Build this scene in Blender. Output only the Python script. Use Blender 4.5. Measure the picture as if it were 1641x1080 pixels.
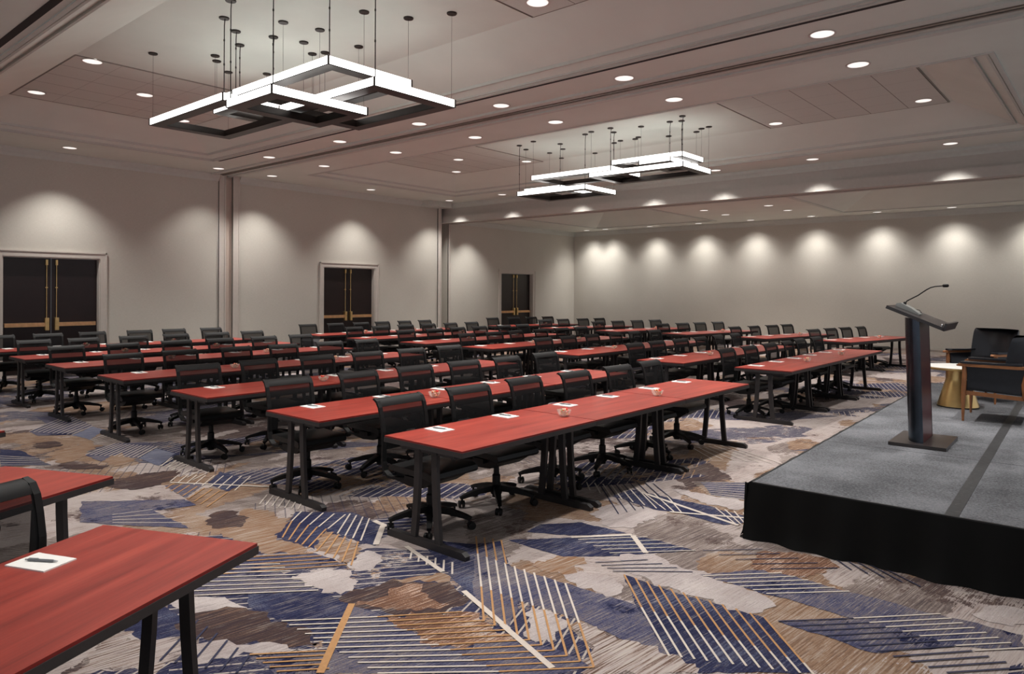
import bpy, bmesh, math, random
from mathutils import Vector, Matrix
from mathutils.geometry import tessellate_polygon
PI = math.pi
for o in list(bpy.data.objects): bpy.data.objects.remove(o, do_unlink=True)
SC = bpy.context.scene
C = SC.collection
R = random.Random(7)

# ------------------------------------------------------------------ camera
EYE = 1.75
roll, pitch, yaw = 4.9538e-3, -1.67364e-3, 0.707509
cam_d = bpy.data.cameras.new('camera'); cam = bpy.data.objects.new('camera', cam_d); C.objects.link(cam)
cam_d.sensor_fit = 'HORIZONTAL'; cam_d.sensor_width = 36.0
cam_d.lens = 1142.529/1641*36
cam_d.shift_x = (820.5-829.0858)/1641
cam_d.shift_y = (469.4134-540)/1641
cam_d.clip_start = 0.05
_m = Matrix.Rotation(roll, 3, 'Y') @ Matrix.Rotation(-pitch, 3, 'X') @ Matrix.Rotation(-yaw, 3, 'Z')
right, fwd, up = _m[0], _m[1], _m[2]
mw = Matrix.Identity(4)
for i in range(3):
    mw[i][0] = right[i]; mw[i][1] = up[i]; mw[i][2] = -fwd[i]
mw[0][3] = 0; mw[1][3] = 0; mw[2][3] = EYE
cam.matrix_world = mw
SC.camera = cam
# ------------------------------------------------------------------ world, exposure
w = bpy.data.worlds.new('world'); SC.world = w; w.use_nodes = True
w.node_tree.nodes['Background'].inputs[0].default_value = (0.92, 0.94, 1.0, 1)
w.node_tree.nodes['Background'].inputs[1].default_value = 0.42      # ambient fill entering by the unbuilt sides, standing in for the unseen hall
SC.view_settings.view_transform = 'Standard'; SC.view_settings.look = 'None'
SC.view_settings.gamma = 1; SC.view_settings.exposure = 0.36
try: SC.view_settings.use_curve_mapping = False
except Exception: pass
SPOT_POWER = 120.0          # each recessed downlight
GLOW = 3.0                  # chandelier diffusers
LENS_GLOW = 0.72             # downlight lenses
WARM = (1.0, 0.972, 0.925)

# ------------------------------------------------------------------ helpers: objects
def setp(o, label=None, cat=None, group=None, kind=None):
    if label: o['label'] = label
    if cat: o['category'] = cat
    if group: o['group'] = group
    if kind: o['kind'] = kind
    return o
def empty(name, loc=(0, 0, 0), rz=0.0):
    o = bpy.data.objects.new(name, None); C.objects.link(o)
    o.location = loc; o.rotation_euler = (0, 0, rz); o.empty_display_size = 0.1
    return o
def obj(name, bm, mats, parent=None, smooth=False, bevel=0.0):
    if bevel:
        es = [e for e in bm.edges if len(e.link_faces) == 2 and e.calc_face_angle(0) > 0.6]
        if es: bmesh.ops.bevel(bm, geom=es, offset=bevel, segments=2, affect='EDGES', profile=0.6, clamp_overlap=True)
    bmesh.ops.recalc_face_normals(bm, faces=bm.faces)
    me = bpy.data.meshes.new(name); bm.to_mesh(me); bm.free()
    if not isinstance(mats, (list, tuple)): mats = [mats]
    for m in mats: me.materials.append(m)
    if smooth:
        for p in me.polygons: p.use_smooth = True
        try: me.set_sharp_from_angle(angle=0.7)
        except Exception: pass
    o = bpy.data.objects.new(name, me); C.objects.link(o)
    if parent is not None: o.parent = parent
    return o
def copy_tree(root, loc, rz, label=None, group=None):
    r = root.copy(); C.objects.link(r); r.location = loc; r.rotation_euler = (0, 0, rz)
    if label: r['label'] = label
    if group: r['group'] = group
    for ch in root.children:
        c = ch.copy(); C.objects.link(c); c.parent = r
        for g in ch.children:
            d = g.copy(); C.objects.link(d); d.parent = c
    return r
# ------------------------------------------------------------------ helpers: shapes
def BM(): return bmesh.new()
def box(bm, x0, x1, y0, y1, z0, z1, mi=0, M=None):
    vs = [bm.verts.new((x, y, z)) for z in (z0, z1) for y in (y0, y1) for x in (x0, x1)]
    if M is not None:
        for v in vs: v.co = M @ v.co
    for f in ((0, 2, 3, 1), (4, 5, 7, 6), (0, 1, 5, 4), (2, 6, 7, 3), (0, 4, 6, 2), (1, 3, 7, 5)):
        fc = bm.faces.new([vs[i] for i in f]); fc.material_index = mi
    return bm
def prism(bm, pts, d0, d1, axis='Y', mi=0):
    """polygon pts (a,b) swept along an axis: Y -> (a, d, b); Z -> (a, b, d); X -> (d, a, b)"""
    def P(a, b, d): return {'Y': (a, d, b), 'Z': (a, b, d), 'X': (d, a, b)}[axis]
    A = [bm.verts.new(P(a, b, d0)) for a, b in pts]; B = [bm.verts.new(P(a, b, d1)) for a, b in pts]
    n = len(pts)
    bm.faces.new(A).material_index = mi; bm.faces.new(B[::-1]).material_index = mi
    for i in range(n):
        bm.faces.new((A[i], A[(i+1) % n], B[(i+1) % n], B[i])).material_index = mi
    return bm
def tube(bm, pts, rad, n=8, cap=True, flat=None):
    """tube along a polyline; rad a number or a list; flat=(a,b) gives a rounded-rectangle-like section"""
    pts = [Vector(p) for p in pts]
    rads = rad if isinstance(rad, (list, tuple)) else [rad]*len(pts)
    rings = []; prev = None
    for i, p in enumerate(pts):
        t = (pts[min(i+1, len(pts)-1)]-pts[max(i-1, 0)]).normalized()
        if prev is None:
            ref = Vector((0, 0, 1)) if abs(t.z) < 0.9 else Vector((0, 1, 0))
            u = t.cross(ref).normalized()
        else:
            u = (prev - t*prev.dot(t)).normalized()
        v = t.cross(u).normalized(); prev = u
        ring = []
        for k in range(n):
            a = 2*PI*k/n
            ring.append(bm.verts.new(p + u*math.cos(a)*rads[i] + v*math.sin(a)*rads[i]))
        rings.append(ring)
    for a, b in zip(rings, rings[1:]):
        for k in range(n): bm.faces.new((a[k], a[(k+1) % n], b[(k+1) % n], b[k]))
    if cap: bm.faces.new(rings[0][::-1]); bm.faces.new(rings[-1])
    return bm
def strip(bm, path, half, side, thick):
    """flat bar following path: half-width along `side` axis vector, thickness along the path normal"""
    path = [Vector(p) for p in path]; side = Vector(side).normalized(); rings = []
    for i, p in enumerate(path):
        t = (path[min(i+1, len(path)-1)]-path[max(i-1, 0)]).normalized()
        nrm = t.cross(side).normalized()
        h = half[i] if isinstance(half, (list, tuple)) else half
        th = thick[i] if isinstance(thick, (list, tuple)) else thick
        rings.append([bm.verts.new(p+side*h*a+nrm*th*b) for a, b in ((-1, -.5), (1, -.5), (1, .5), (-1, .5))])
    for a, b in zip(rings, rings[1:]):
        for k in range(4): bm.faces.new((a[k], a[(k+1) % 4], b[(k+1) % 4], b[k]))
    bm.faces.new(rings[0][::-1]); bm.faces.new(rings[-1])
    return bm
def lathe(bm, prof, n=24, M=None, cap=True):
    rings = []
    for r, z in prof:
        ring = []
        for k in range(n):
            a = 2*PI*k/n; co = Vector((r*math.cos(a), r*math.sin(a), z))
            ring.append(bm.verts.new(M @ co if M is not None else co))
        rings.append(ring)
    for a, b in zip(rings, rings[1:]):
        for k in range(n): bm.faces.new((a[k], a[(k+1) % n], b[(k+1) % n], b[k]))
    if cap: bm.faces.new(rings[0][::-1]); bm.faces.new(rings[-1])
    return bm
def arc(cx, cy, r, a0, a1, n):
    return [(cx+r*math.cos(math.radians(a0+(a1-a0)*i/n)), cy+r*math.sin(math.radians(a0+(a1-a0)*i/n))) for i in range(n+1)]

# ------------------------------------------------------------------ materials
def srgb(r, g, b):
    f = lambda c: (c/255/12.92) if c/255 <= .04045 else ((c/255+.055)/1.055)**2.4
    return (f(r), f(g), f(b), 1)
class NT:
    def __init__(s, name):
        s.m = bpy.data.materials.new(name); s.m.use_nodes = True; s.t = s.m.node_tree; s.N = s.t.nodes
        s.p = s.N['Principled BSDF']
    def n(s, typ, **kw):
        nd = s.N.new(typ)
        for k, v in kw.items(): setattr(nd, k, v)
        return nd
    def link(s, a, b): s.t.links.new(a, b)
    def put(s, sock, v):
        if isinstance(v, (int, float, tuple)): sock.default_value = v
        else: s.link(v, sock)
    def math(s, op, a, b=0.0, c=None):
        nd = s.n('ShaderNodeMath', operation=op); s.put(nd.inputs[0], a); s.put(nd.inputs[1], b)
        if c is not None: s.put(nd.inputs[2], c)
        return nd.outputs[0]
    def mix(s, fac, a, b):
        nd = s.n('ShaderNodeMix', data_type='RGBA'); s.put(nd.inputs[0], fac); s.put(nd.inputs[6], a); s.put(nd.inputs[7], b)
        return nd.outputs[2]
    def dim(s, col, k):
        nd = s.n('ShaderNodeMix', data_type='RGBA', blend_type='MULTIPLY'); nd.inputs[0].default_value = 1.0; s.put(nd.inputs[6], col); nd.inputs[7].default_value = (k, k, k, 1)
        return nd.outputs[2]
    def coord(s, rot=0.0, scale=(1, 1, 1), loc=(0, 0, 0), vec=None):
        if vec is None: vec = s.n('ShaderNodeTexCoord').outputs['Object']
        if rot:                      # rotate first, then stretch
            mp = s.n('ShaderNodeMapping'); mp.inputs['Rotation'].default_value = (0, 0, rot)
            s.link(vec, mp.inputs['Vector']); vec = mp.outputs[0]
        mp = s.n('ShaderNodeMapping')
        mp.inputs['Scale'].default_value = scale; mp.inputs['Location'].default_value = loc
        s.link(vec, mp.inputs['Vector']); return mp.outputs[0]
    def noise(s, vec, scale, detail=4.0, rough=0.55):
        nd = s.n('ShaderNodeTexNoise'); s.link(vec, nd.inputs['Vector']); nd.inputs['Scale'].default_value = scale
        nd.inputs['Detail'].default_value = detail; nd.inputs['Roughness'].default_value = rough
        return nd.outputs['Fac']
    def ramp(s, fac, stops, interp='LINEAR'):
        nd = s.n('ShaderNodeValToRGB'); s.put(nd.inputs[0], fac); cr = nd.color_ramp; cr.interpolation = interp
        while len(cr.elements) < len(stops): cr.elements.new(0.5)
        for e, (p, c) in zip(cr.elements, stops): e.position = p; e.color = c
        return nd.outputs[0]
    def bump(s, h, strength=0.2, dist=0.01):
        nd = s.n('ShaderNodeBump'); nd.inputs['Strength'].default_value = strength; nd.inputs['Distance'].default_value = dist
        s.link(h, nd.inputs['Height']); s.link(nd.outputs[0], s.p.inputs['Normal'])
    def base(s, col): s.put(s.p.inputs['Base Color'], col)
def mat(name, col, rough=0.5, metal=0.0, spec=0.5, var=0.12, scale=14.0, bump=0.0, coat=0.0):
    t = NT(name); c = t.coord(); f = t.noise(c, scale)
    d = tuple(x*(1-var) for x in col[:3])+(1,); l = tuple(min(1, x*(1+var)) for x in col[:3])+(1,)
    t.base(t.ramp(f, [(0.3, d), (0.7, l)]))
    t.p.inputs['Roughness'].default_value = rough; t.p.inputs['Metallic'].default_value = metal
    t.p.inputs['Specular IOR Level'].default_value = spec; t.p.inputs['Coat Weight'].default_value = coat
    if bump: t.bump(t.noise(c, scale*8), bump, 0.004)
    return t.m
def glow(name, col, strength):
    t = NT(name); t.base((0.9, 0.9, 0.88, 1)); f = t.noise(t.coord(), 3.0)
    t.link(t.ramp(f, [(0.0, col+(1,)), (1.0, col+(1,))]), t.p.inputs['Emission Color'])
    t.p.inputs['Emission Strength'].default_value = strength
    return t.m
M = {}
def build_materials():
    t = NT('wall_fabric')           # woven wallcovering
    a = t.noise(t.coord(scale=(60, 60, 6)), 3.0, 5); b = t.noise(t.coord(scale=(5, 5, 70)), 3.0, 5); l = t.noise(t.coord(), 1.2, 3)
    f = t.math('MULTIPLY_ADD', t.math('ADD', a, b), 0.42, t.math('MULTIPLY', l, 0.16))
    t.base(t.ramp(f, [(0.3, srgb(184, 179, 169)), (0.7, srgb(208, 203, 194))])); t.p.inputs['Roughness'].default_value = 0.8
    t.bump(f, 0.25, 0.004); M['wall'] = t.m
    M['ceiling'] = mat('ceiling_paint', srgb(220, 225, 217), 0.85, var=0.03, scale=1.5)
    M['ceiling3'] = mat('ceiling_paint_far', srgb(222, 223, 215), 0.85, var=0.03, scale=1.5)
    M['mould'] = mat('moulding_paint', srgb(200, 202, 196), 0.6, var=0.03)
    M['jamb'] = mat('divider_jamb_paint', srgb(190, 172, 160), 0.6, var=0.03)
    M['beam'] = mat('beam_paint', srgb(186, 182, 176), 0.75, var=0.03)
    M['trim'] = mat('trim_paint', srgb(200, 192, 184), 0.5, var=0.03)
    M['slot'] = mat('slot_black', srgb(18, 15, 14), 0.7)
    M['track'] = mat('track_metal', srgb(150, 144, 135), 0.4, metal=0.3)
    t = NT('ceiling_tiles')         # lay-in tiles: joints every 0.61 m
    s = t.n('ShaderNodeSeparateXYZ'); t.link(t.n('ShaderNodeTexCoord').outputs['Object'], s.inputs[0])
    fx = t.math('FRACT', t.math('DIVIDE', s.outputs[0], 0.61)); fy = t.math('FRACT', t.math('DIVIDE', s.outputs[1], 0.61))
    jx = t.math('LESS_THAN', fx, 0.022); jy = t.math('LESS_THAN', fy, 0.014)
    g = t.noise(t.coord(), 60.0, 3)
    base = t.ramp(g, [(0.3, srgb(206, 209, 202)), (0.7, srgb(214, 217, 210))])
    t.base(t.mix(t.math('MULTIPLY', t.math('MAXIMUM', jx, t.math('MULTIPLY', jy, 0.5)), 0.75), base, srgb(96, 90, 85)))
    t.p.inputs['Roughness'].default_value = 0.9; M['tiles'] = t.m
    # table laminate: red cherry, grain along local Y
    t = NT('cherry_laminate'); oi = t.n('ShaderNodeObjectInfo')
    cv = t.n('ShaderNodeVectorMath', operation='ADD'); t.link(t.n('ShaderNodeTexCoord').outputs['Object'], cv.inputs[0]); t.link(oi.outputs['Random'], cv.inputs[1])
    a = t.noise(t.coord(scale=(9, .7, 1), vec=cv.outputs[0]), 1.6, 4); b = t.noise(t.coord(scale=(90, 2.2, 1), vec=cv.outputs[0]), 1.6, 5, .65)
    f = t.math('MULTIPLY_ADD', a, 0.65, t.math('MULTIPLY', b, 0.35))
    t.base(t.ramp(f, [(0.34, srgb(122, 36, 27)), (0.5, srgb(148, 50, 39)), (0.66, srgb(170, 67, 52))]))
    t.p.inputs['Roughness'].default_value = 0.38; t.p.inputs['Specular IOR Level'].default_value = 0.65; M['cherry'] = t.m
    M['cherry_edge'] = mat('cherry_edge', srgb(120, 24, 20), 0.4)
    M['edge'] = mat('black_edge', srgb(46, 42, 42), 0.5)
    M['leg'] = mat('black_steel', srgb(37, 34, 35), 0.45, spec=0.5)
    M['plastic'] = mat('black_plastic', srgb(11, 10, 11), 0.5, spec=0.35)
    M['seat'] = mat('black_seat', srgb(14, 14, 15), 0.42, bump=0.1, scale=30)
    t = NT('chair_mesh')            # open knit fabric
    c = t.coord(); g = t.noise(c, 220.0, 2); t.base(t.ramp(g, [(0.3, srgb(8, 8, 9)), (0.7, srgb(20, 19, 21))]))
    t.p.inputs['Roughness'].default_value = 0.8; t.p.inputs['Specular IOR Level'].default_value = 0.2
    tr = t.n('ShaderNodeBsdfTransparent'); mx = t.n('ShaderNodeMixShader')
    t.put(mx.inputs[0], t.math('MULTIPLY_ADD', g, 0.1, 0.76)); t.link(tr.outputs[0], mx.inputs[1]); t.link(t.p.outputs[0], mx.inputs[2])
    t.link(mx.outputs[0], t.N['Material Output'].inputs['Surface']); M['mesh'] = t.m
    M['back'] = mat('chair_frame', srgb(14, 13, 14), 0.6, spec=0.3, bump=0.08, scale=40)
    M['paper'] = mat('paper', srgb(236, 234, 230), 0.7, var=0.02)
    M['pen'] = mat('grey_pen', srgb(112, 114, 118), 0.35)
    M['pen_tip'] = mat('pen_silver', srgb(170, 172, 176), 0.3, metal=0.6)
    M['door'] = mat('dark_walnut', srgb(30, 18, 18), 0.35, var=0.15, scale=4)
    M['brass'] = mat('brass', srgb(232, 200, 140), 0.36, metal=0.9)
    M['bronze'] = mat('panic_bar', srgb(226, 178, 132), 0.4, metal=0.8)
    M['gold'] = mat('brushed_gold', srgb(228, 194, 132), 0.3, metal=1.0, var=0.06)
    M['marble'] = mat('white_stone', srgb(228, 226, 222), 0.3, var=0.04, scale=5)
    M['leather'] = mat('black_leather', srgb(30, 31, 36), 0.30, bump=0.15, scale=25)
    M['walnut'] = mat('walnut', srgb(142, 92, 56), 0.42, var=0.18, scale=12)
    M['alu'] = mat('anodised_black', srgb(76, 84, 94), 0.26, metal=0.95)
    M['panel'] = mat('mahogany_panel', srgb(78, 26, 30), 0.28, var=0.1)
    M['podium'] = mat('podium_grey', srgb(50, 45, 45), 0.28, spec=0.6)
    M['chrome'] = mat('chrome', srgb(180, 180, 180), 0.2, metal=1.0)
    M['micbase'] = mat('mic_base', srgb(168, 170, 166), 0.3, metal=0.4)
    t = NT('stage_carpet'); c = t.coord(); g = t.noise(c, 62.0, 6, .85); l = t.noise(c, 2.0, 3)
    f = t.math('MULTIPLY_ADD', g, 0.7, t.math('MULTIPLY', l, 0.3))
    t.base(t.ramp(f, [(0.40, srgb(52, 53, 57)), (0.60, srgb(118, 119, 124))])); t.p.inputs['Roughness'].default_value = 0.95; t.bump(g, 0.3, 0.004); M['stage'] = t.m
    t = NT('tape'); c = t.coord(); g = t.noise(c, 30.0, 6, .7)
    t.base(t.ramp(g, [(0.35, srgb(34, 34, 36)), (0.62, srgb(60, 61, 63)), (0.72, srgb(120, 120, 120))])); t.p.inputs['Roughness'].default_value = 0.5; M['tape'] = t.m
    M['skirt'] = mat('black_velour', srgb(5, 5, 5), 0.7, spec=0.18, scale=20)
    M['stagetrim'] = mat('stage_edge', srgb(36, 36, 37), 0.45)
    M['fixture'] = mat('bronze_fixture', srgb(36, 29, 25), 0.4, metal=0.3)
    M['diffuser'] = glow('diffuser', (1.0, 0.97, 0.93), GLOW)
    M['lens'] = glow('downlight_lens', (1.0, 0.95, 0.90), LENS_GLOW)
    M['ring'] = mat('downlight_ring', srgb(205, 200, 194), 0.4)
    t = NT('bowl_glass'); t.base(srgb(238, 232, 224)); t.p.inputs['Roughness'].default_value = 0.06
    g = t.noise(t.coord(), 10.0); tr = t.n('ShaderNodeBsdfTransparent'); mx = t.n('ShaderNodeMixShader'); t.put(mx.inputs[0], t.math('MULTIPLY_ADD', g, 0.05, 0.28))
    t.link(tr.outputs[0], mx.inputs[1]); t.link(t.p.outputs[0], mx.inputs[2]); t.link(mx.outputs[0], t.N['Material Output'].inputs['Surface']); M['glass'] = t.m
    t = NT('candy'); v = t.n('ShaderNodeTexVoronoi'); t.link(t.coord(), v.inputs['Vector']); v.inputs['Scale'].default_value = 70
    s = t.n('ShaderNodeSeparateColor'); t.link(v.outputs['Color'], s.inputs[0])
    t.base(t.ramp(s.outputs[0], [(0.0, srgb(226, 40, 40)), (0.35, srgb(238, 220, 200)), (0.6, srgb(90, 140, 60)), (0.8, srgb(230, 190, 120))], 'CONSTANT')); M['candy'] = t.m
    M['liner'] = mat('bin_mesh', srgb(92, 92, 94), 0.5)
def carpet(name, stops, ang, blotch=None, streak=0.6, bs=1.1):
    """woven carpet: fine thread streaks along one direction + speckle, optionally ragged patches of another colour"""
    t = NT(name); wc = t.n('ShaderNodeNewGeometry').outputs['Position']
    st = t.noise(t.coord(rot=ang, scale=(3.0, 95, 1), vec=wc), 1.0, 4, .6); sp = t.noise(wc, 110.0, 3, .75); lo = t.noise(t.coord(vec=wc), 2.2, 6, .66)
    f = t.math('ADD', t.math('MULTIPLY', st, streak), t.math('ADD', t.math('MULTIPLY', sp, (1-streak)*.45), t.math('MULTIPLY', lo, (1-streak)*.55)))
    f = t.math('MULTIPLY_ADD', t.math('SUBTRACT', f, .5), 1.5, .5)
    col = t.ramp(f, stops)
    if blotch:
        b = t.noise(t.coord(loc=(3.1, 1.7, 0), vec=wc), bs, 8, .72)
        b2 = t.math('ADD', b, t.math('ADD', t.math('MULTIPLY', t.math('SUBTRACT', st, .5), .25), t.math('MULTIPLY', t.math('SUBTRACT', sp, .5), .2)))
        col = t.mix(t.math('GREATER_THAN', b2, blotch[0]), col, blotch[1])
    # stray light and dark threads
    th = t.noise(t.coord(rot=ang+.03, scale=(5.0, 140, 1), loc=(7, 3, 0), vec=wc), 1.0, 3, .6); m = t.noise(t.coord(loc=(1, 8, 0), vec=wc), 1.7, 5, .6)
    tl = t.math('MULTIPLY', t.math('GREATER_THAN', t.math('MULTIPLY_ADD', m, .35, th), .79), .4); td = t.math('MULTIPLY', t.math('LESS_THAN', t.math('MULTIPLY_ADD', m, .35, th), .56), .4)
    col = t.mix(tl, col, CREAM); col = t.mix(td, col, srgb(66, 56, 62))
    t.base(t.dim(col, 0.76)); t.p.inputs['Roughness'].default_value = 0.97; t.p.inputs['Specular IOR Level'].default_value = 0.1
    t.bump(sp, 0.3, 0.004)
    return t
NAVY, NAVY2, BLUEG = srgb(29, 32, 60), srgb(50, 52, 79), srgb(98, 102, 122)
BROWN, TAN, SAND, CREAM, PALE = srgb(70, 56, 55), srgb(140, 112, 92), srgb(160, 141, 127), srgb(184, 173, 164), srgb(174, 163, 161)
RUST = srgb(118, 84, 66)
def carpet_materials():
    a1, a2 = math.radians(-84), math.radians(-28)
    CM = {}
    CM['navy'] = carpet('carpet_navy', [(0.36, NAVY), (0.52, NAVY2), (0.66, BLUEG)], a1, streak=.35).m
    CM['mottle'] = carpet('carpet_mottle', [(0.38, NAVY2), (0.48, srgb(84, 84, 108)), (0.56, srgb(108, 98, 100)), (0.66, srgb(130, 128, 140))], a1, (0.60, NAVY), .35, 2.2).m
    CM['bluegrey'] = carpet('carpet_bluegrey', [(0.36, srgb(84, 88, 112)), (0.64, srgb(128, 128, 142))], a1).m
    CM['brown'] = carpet('carpet_brown', [(0.36, srgb(62, 50, 54)), (0.52, BROWN), (0.68, srgb(124, 98, 84))], a1).m
    CM['rust'] = carpet('carpet_rust', [(0.36, srgb(98, 72, 60)), (0.5, RUST), (0.58, srgb(180, 150, 132)), (0.66, CREAM)], a1, (0.60, PALE), .5, 3.0).m
    CM['tan'] = carpet('carpet_tan', [(0.36, srgb(128, 92, 66)), (0.5, TAN), (0.62, SAND), (0.7, CREAM)], a1, streak=.8).m
    CM['streak'] = carpet('carpet_streak', [(0.38, srgb(92, 70, 60)), (0.47, srgb(156, 138, 130)), (0.55, PALE), (0.65, CREAM)], a1, streak=.8).m
    CM['pale'] = carpet('carpet_pale', [(0.34, srgb(160, 146, 143)), (0.5, PALE), (0.66, srgb(196, 186, 183))], a1, streak=.3).m
    CM['cream'] = mat('carpet_cream_line', srgb(180, 169, 160), 0.95, var=0.08, scale=60)
    CM['orange'] = mat('carpet_orange_line', srgb(158, 118, 78), 0.95, var=0.1, scale=60)
    CM['dark'] = mat('carpet_navy_line', srgb(38, 39, 62), 0.95, var=0.1, scale=60)
    # the whole-hall pattern: angular cells of the same colourways, some of them ruled with lines
    t = NT('carpet_field'); wc = t.n('ShaderNodeNewGeometry').outputs['Position']
    st1 = t.noise(t.coord(rot=a1, scale=(3, 95, 1), vec=wc), 1.0, 4, .6); st2 = t.noise(t.coord(rot=a2, scale=(3, 95, 1), vec=wc), 1.0, 4, .6)
    sp = t.noise(wc, 110.0, 3, .75); lo = t.noise(t.coord(vec=wc), 1.6, 7, .7)
    vn = t.n('ShaderNodeTexNoise'); t.link(wc, vn.inputs['Vector']); vn.inputs['Scale'].default_value = 16; vn.inputs['Detail'].default_value = 5
    off = t.n('ShaderNodeVectorMath', operation='MULTIPLY_ADD'); t.link(vn.outputs['Color'], off.inputs[0]); off.inputs[1].default_value = (.16, .16, 0); t.link(wc, off.inputs[2])
    def cells(rot, sc, loc, src):
        v = t.n('ShaderNodeTexVoronoi', feature='F1', distance='MANHATTAN'); v.inputs['Scale'].default_value = sc; v.inputs['Randomness'].default_value = 0.85
        t.link(t.coord(rot=rot, scale=(1.0, 0.55, 1), loc=loc, vec=src), v.inputs['Vector'])
        s = t.n('ShaderNodeSeparateColor'); t.link(v.outputs['Color'], s.inputs[0]); return s.outputs
    r, g, b = cells(math.radians(28), 1.1, (0, 0, 0), wc); r2, g2, b2 = cells(math.radians(-20), 1.5, (4, 9, 0), off.outputs[0])
    st = t.math('ADD', t.math('MULTIPLY', t.math('GREATER_THAN', g2, .4), st1), t.math('MULTIPLY', t.math('LESS_THAN', g2, .4001), st2))
    f = t.math('ADD', t.math('MULTIPLY', st, .5), t.math('ADD', t.math('MULTIPLY', sp, .22), t.math('MULTIPLY', lo, .28)))
    f = t.math('MULTIPLY_ADD', t.math('SUBTRACT', f, .5), 1.5, .5)
    grey = t.ramp(f, [(0.32, srgb(78, 68, 70)), (0.5, srgb(128, 114, 108)), (0.68, PALE)])
    tan = t.ramp(f, [(0.32, srgb(96, 74, 62)), (0.5, TAN), (0.6, SAND), (0.7, CREAM)])
    pale = t.ramp(f, [(0.32, srgb(128, 110, 102)), (0.46, srgb(168, 154, 150)), (0.66, srgb(186, 176, 172))])
    brown = t.ramp(f, [(0.34, srgb(62, 52, 56)), (0.66, srgb(106, 88, 82))])
    navy = t.ramp(f, [(0.34, NAVY), (0.5, NAVY2), (0.58, srgb(84, 80, 92)), (0.68, srgb(112, 106, 112))])
    col = t.mix(t.math('GREATER_THAN', r2, .34), grey, tan); col = t.mix(t.math('GREATER_THAN', r2, .66), col, pale); col = t.mix(t.math('LESS_THAN', r2, .12), col, brown)
    bl = t.noise(t.coord(loc=(5, 2, 0), vec=wc), 0.9, 8, .74); bs_ = t.math('MULTIPLY', t.math('SUBTRACT', st, .5), .3)
    col = t.mix(t.math('GREATER_THAN', t.math('ADD', bl, bs_), .57), col, pale)
    bl2 = t.noise(t.coord(loc=(15, 9, 0), vec=wc), 1.1, 8, .74)
    col = t.mix(t.math('GREATER_THAN', t.math('ADD', bl2, bs_), .60), col, brown)
    ruled = t.math('LESS_THAN', r, .30)
    nm = t.math('MULTIPLY', ruled, t.math('LESS_THAN', t.math('ADD', lo, bs_), .56)); col = t.mix(nm, col, navy)
    def rule(ang, gap, wd):
        q = t.n('ShaderNodeSeparateXYZ'); t.link(t.coord(rot=ang, vec=wc), q.inputs[0])
        return t.math('LESS_THAN', t.math('FRACT', t.math('DIVIDE', q.outputs[1], gap)), wd/gap)
    l1 = t.math('MULTIPLY', rule(math.radians(-52), .075, .012), t.math('LESS_THAN', r, .17))
    l2 = t.math('MULTIPLY', rule(math.radians(70), .075, .012), t.math('MULTIPLY', t.math('GREATER_THAN', r, .17), t.math('LESS_THAN', r, .30)))
    l3 = t.math('MULTIPLY', rule(math.radians(30), .075, .010), t.math('GREATER_THAN', b, .90))
    lc = t.mix(t.math('GREATER_THAN', lo, .55), srgb(190, 178, 168), srgb(164, 126, 90))
    col = t.mix(t.math('MULTIPLY', t.math('MAXIMUM', l1, l2), .85), col, lc); col = t.mix(t.math('MULTIPLY', l3, .6), col, srgb(52, 52, 74))
    th = t.math('MULTIPLY_ADD', lo, .35, t.noise(t.coord(rot=a1+.03, scale=(5, 140, 1), loc=(7, 3, 0), vec=wc), 1.0, 3, .6))
    col = t.mix(t.math('MULTIPLY', t.math('GREATER_THAN', th, .77), .4), col, CREAM); col = t.mix(t.math('MULTIPLY', t.math('LESS_THAN', th, .57), .45), col, srgb(66, 56, 62))
    t.base(t.dim(col, 0.76)); t.p.inputs['Roughness'].default_value = 0.97; t.p.inputs['Specular IOR Level'].default_value = 0.1; t.bump(sp, 0.3, 0.004)
    CM['field'] = t.m
    return CM
build_materials()
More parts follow.
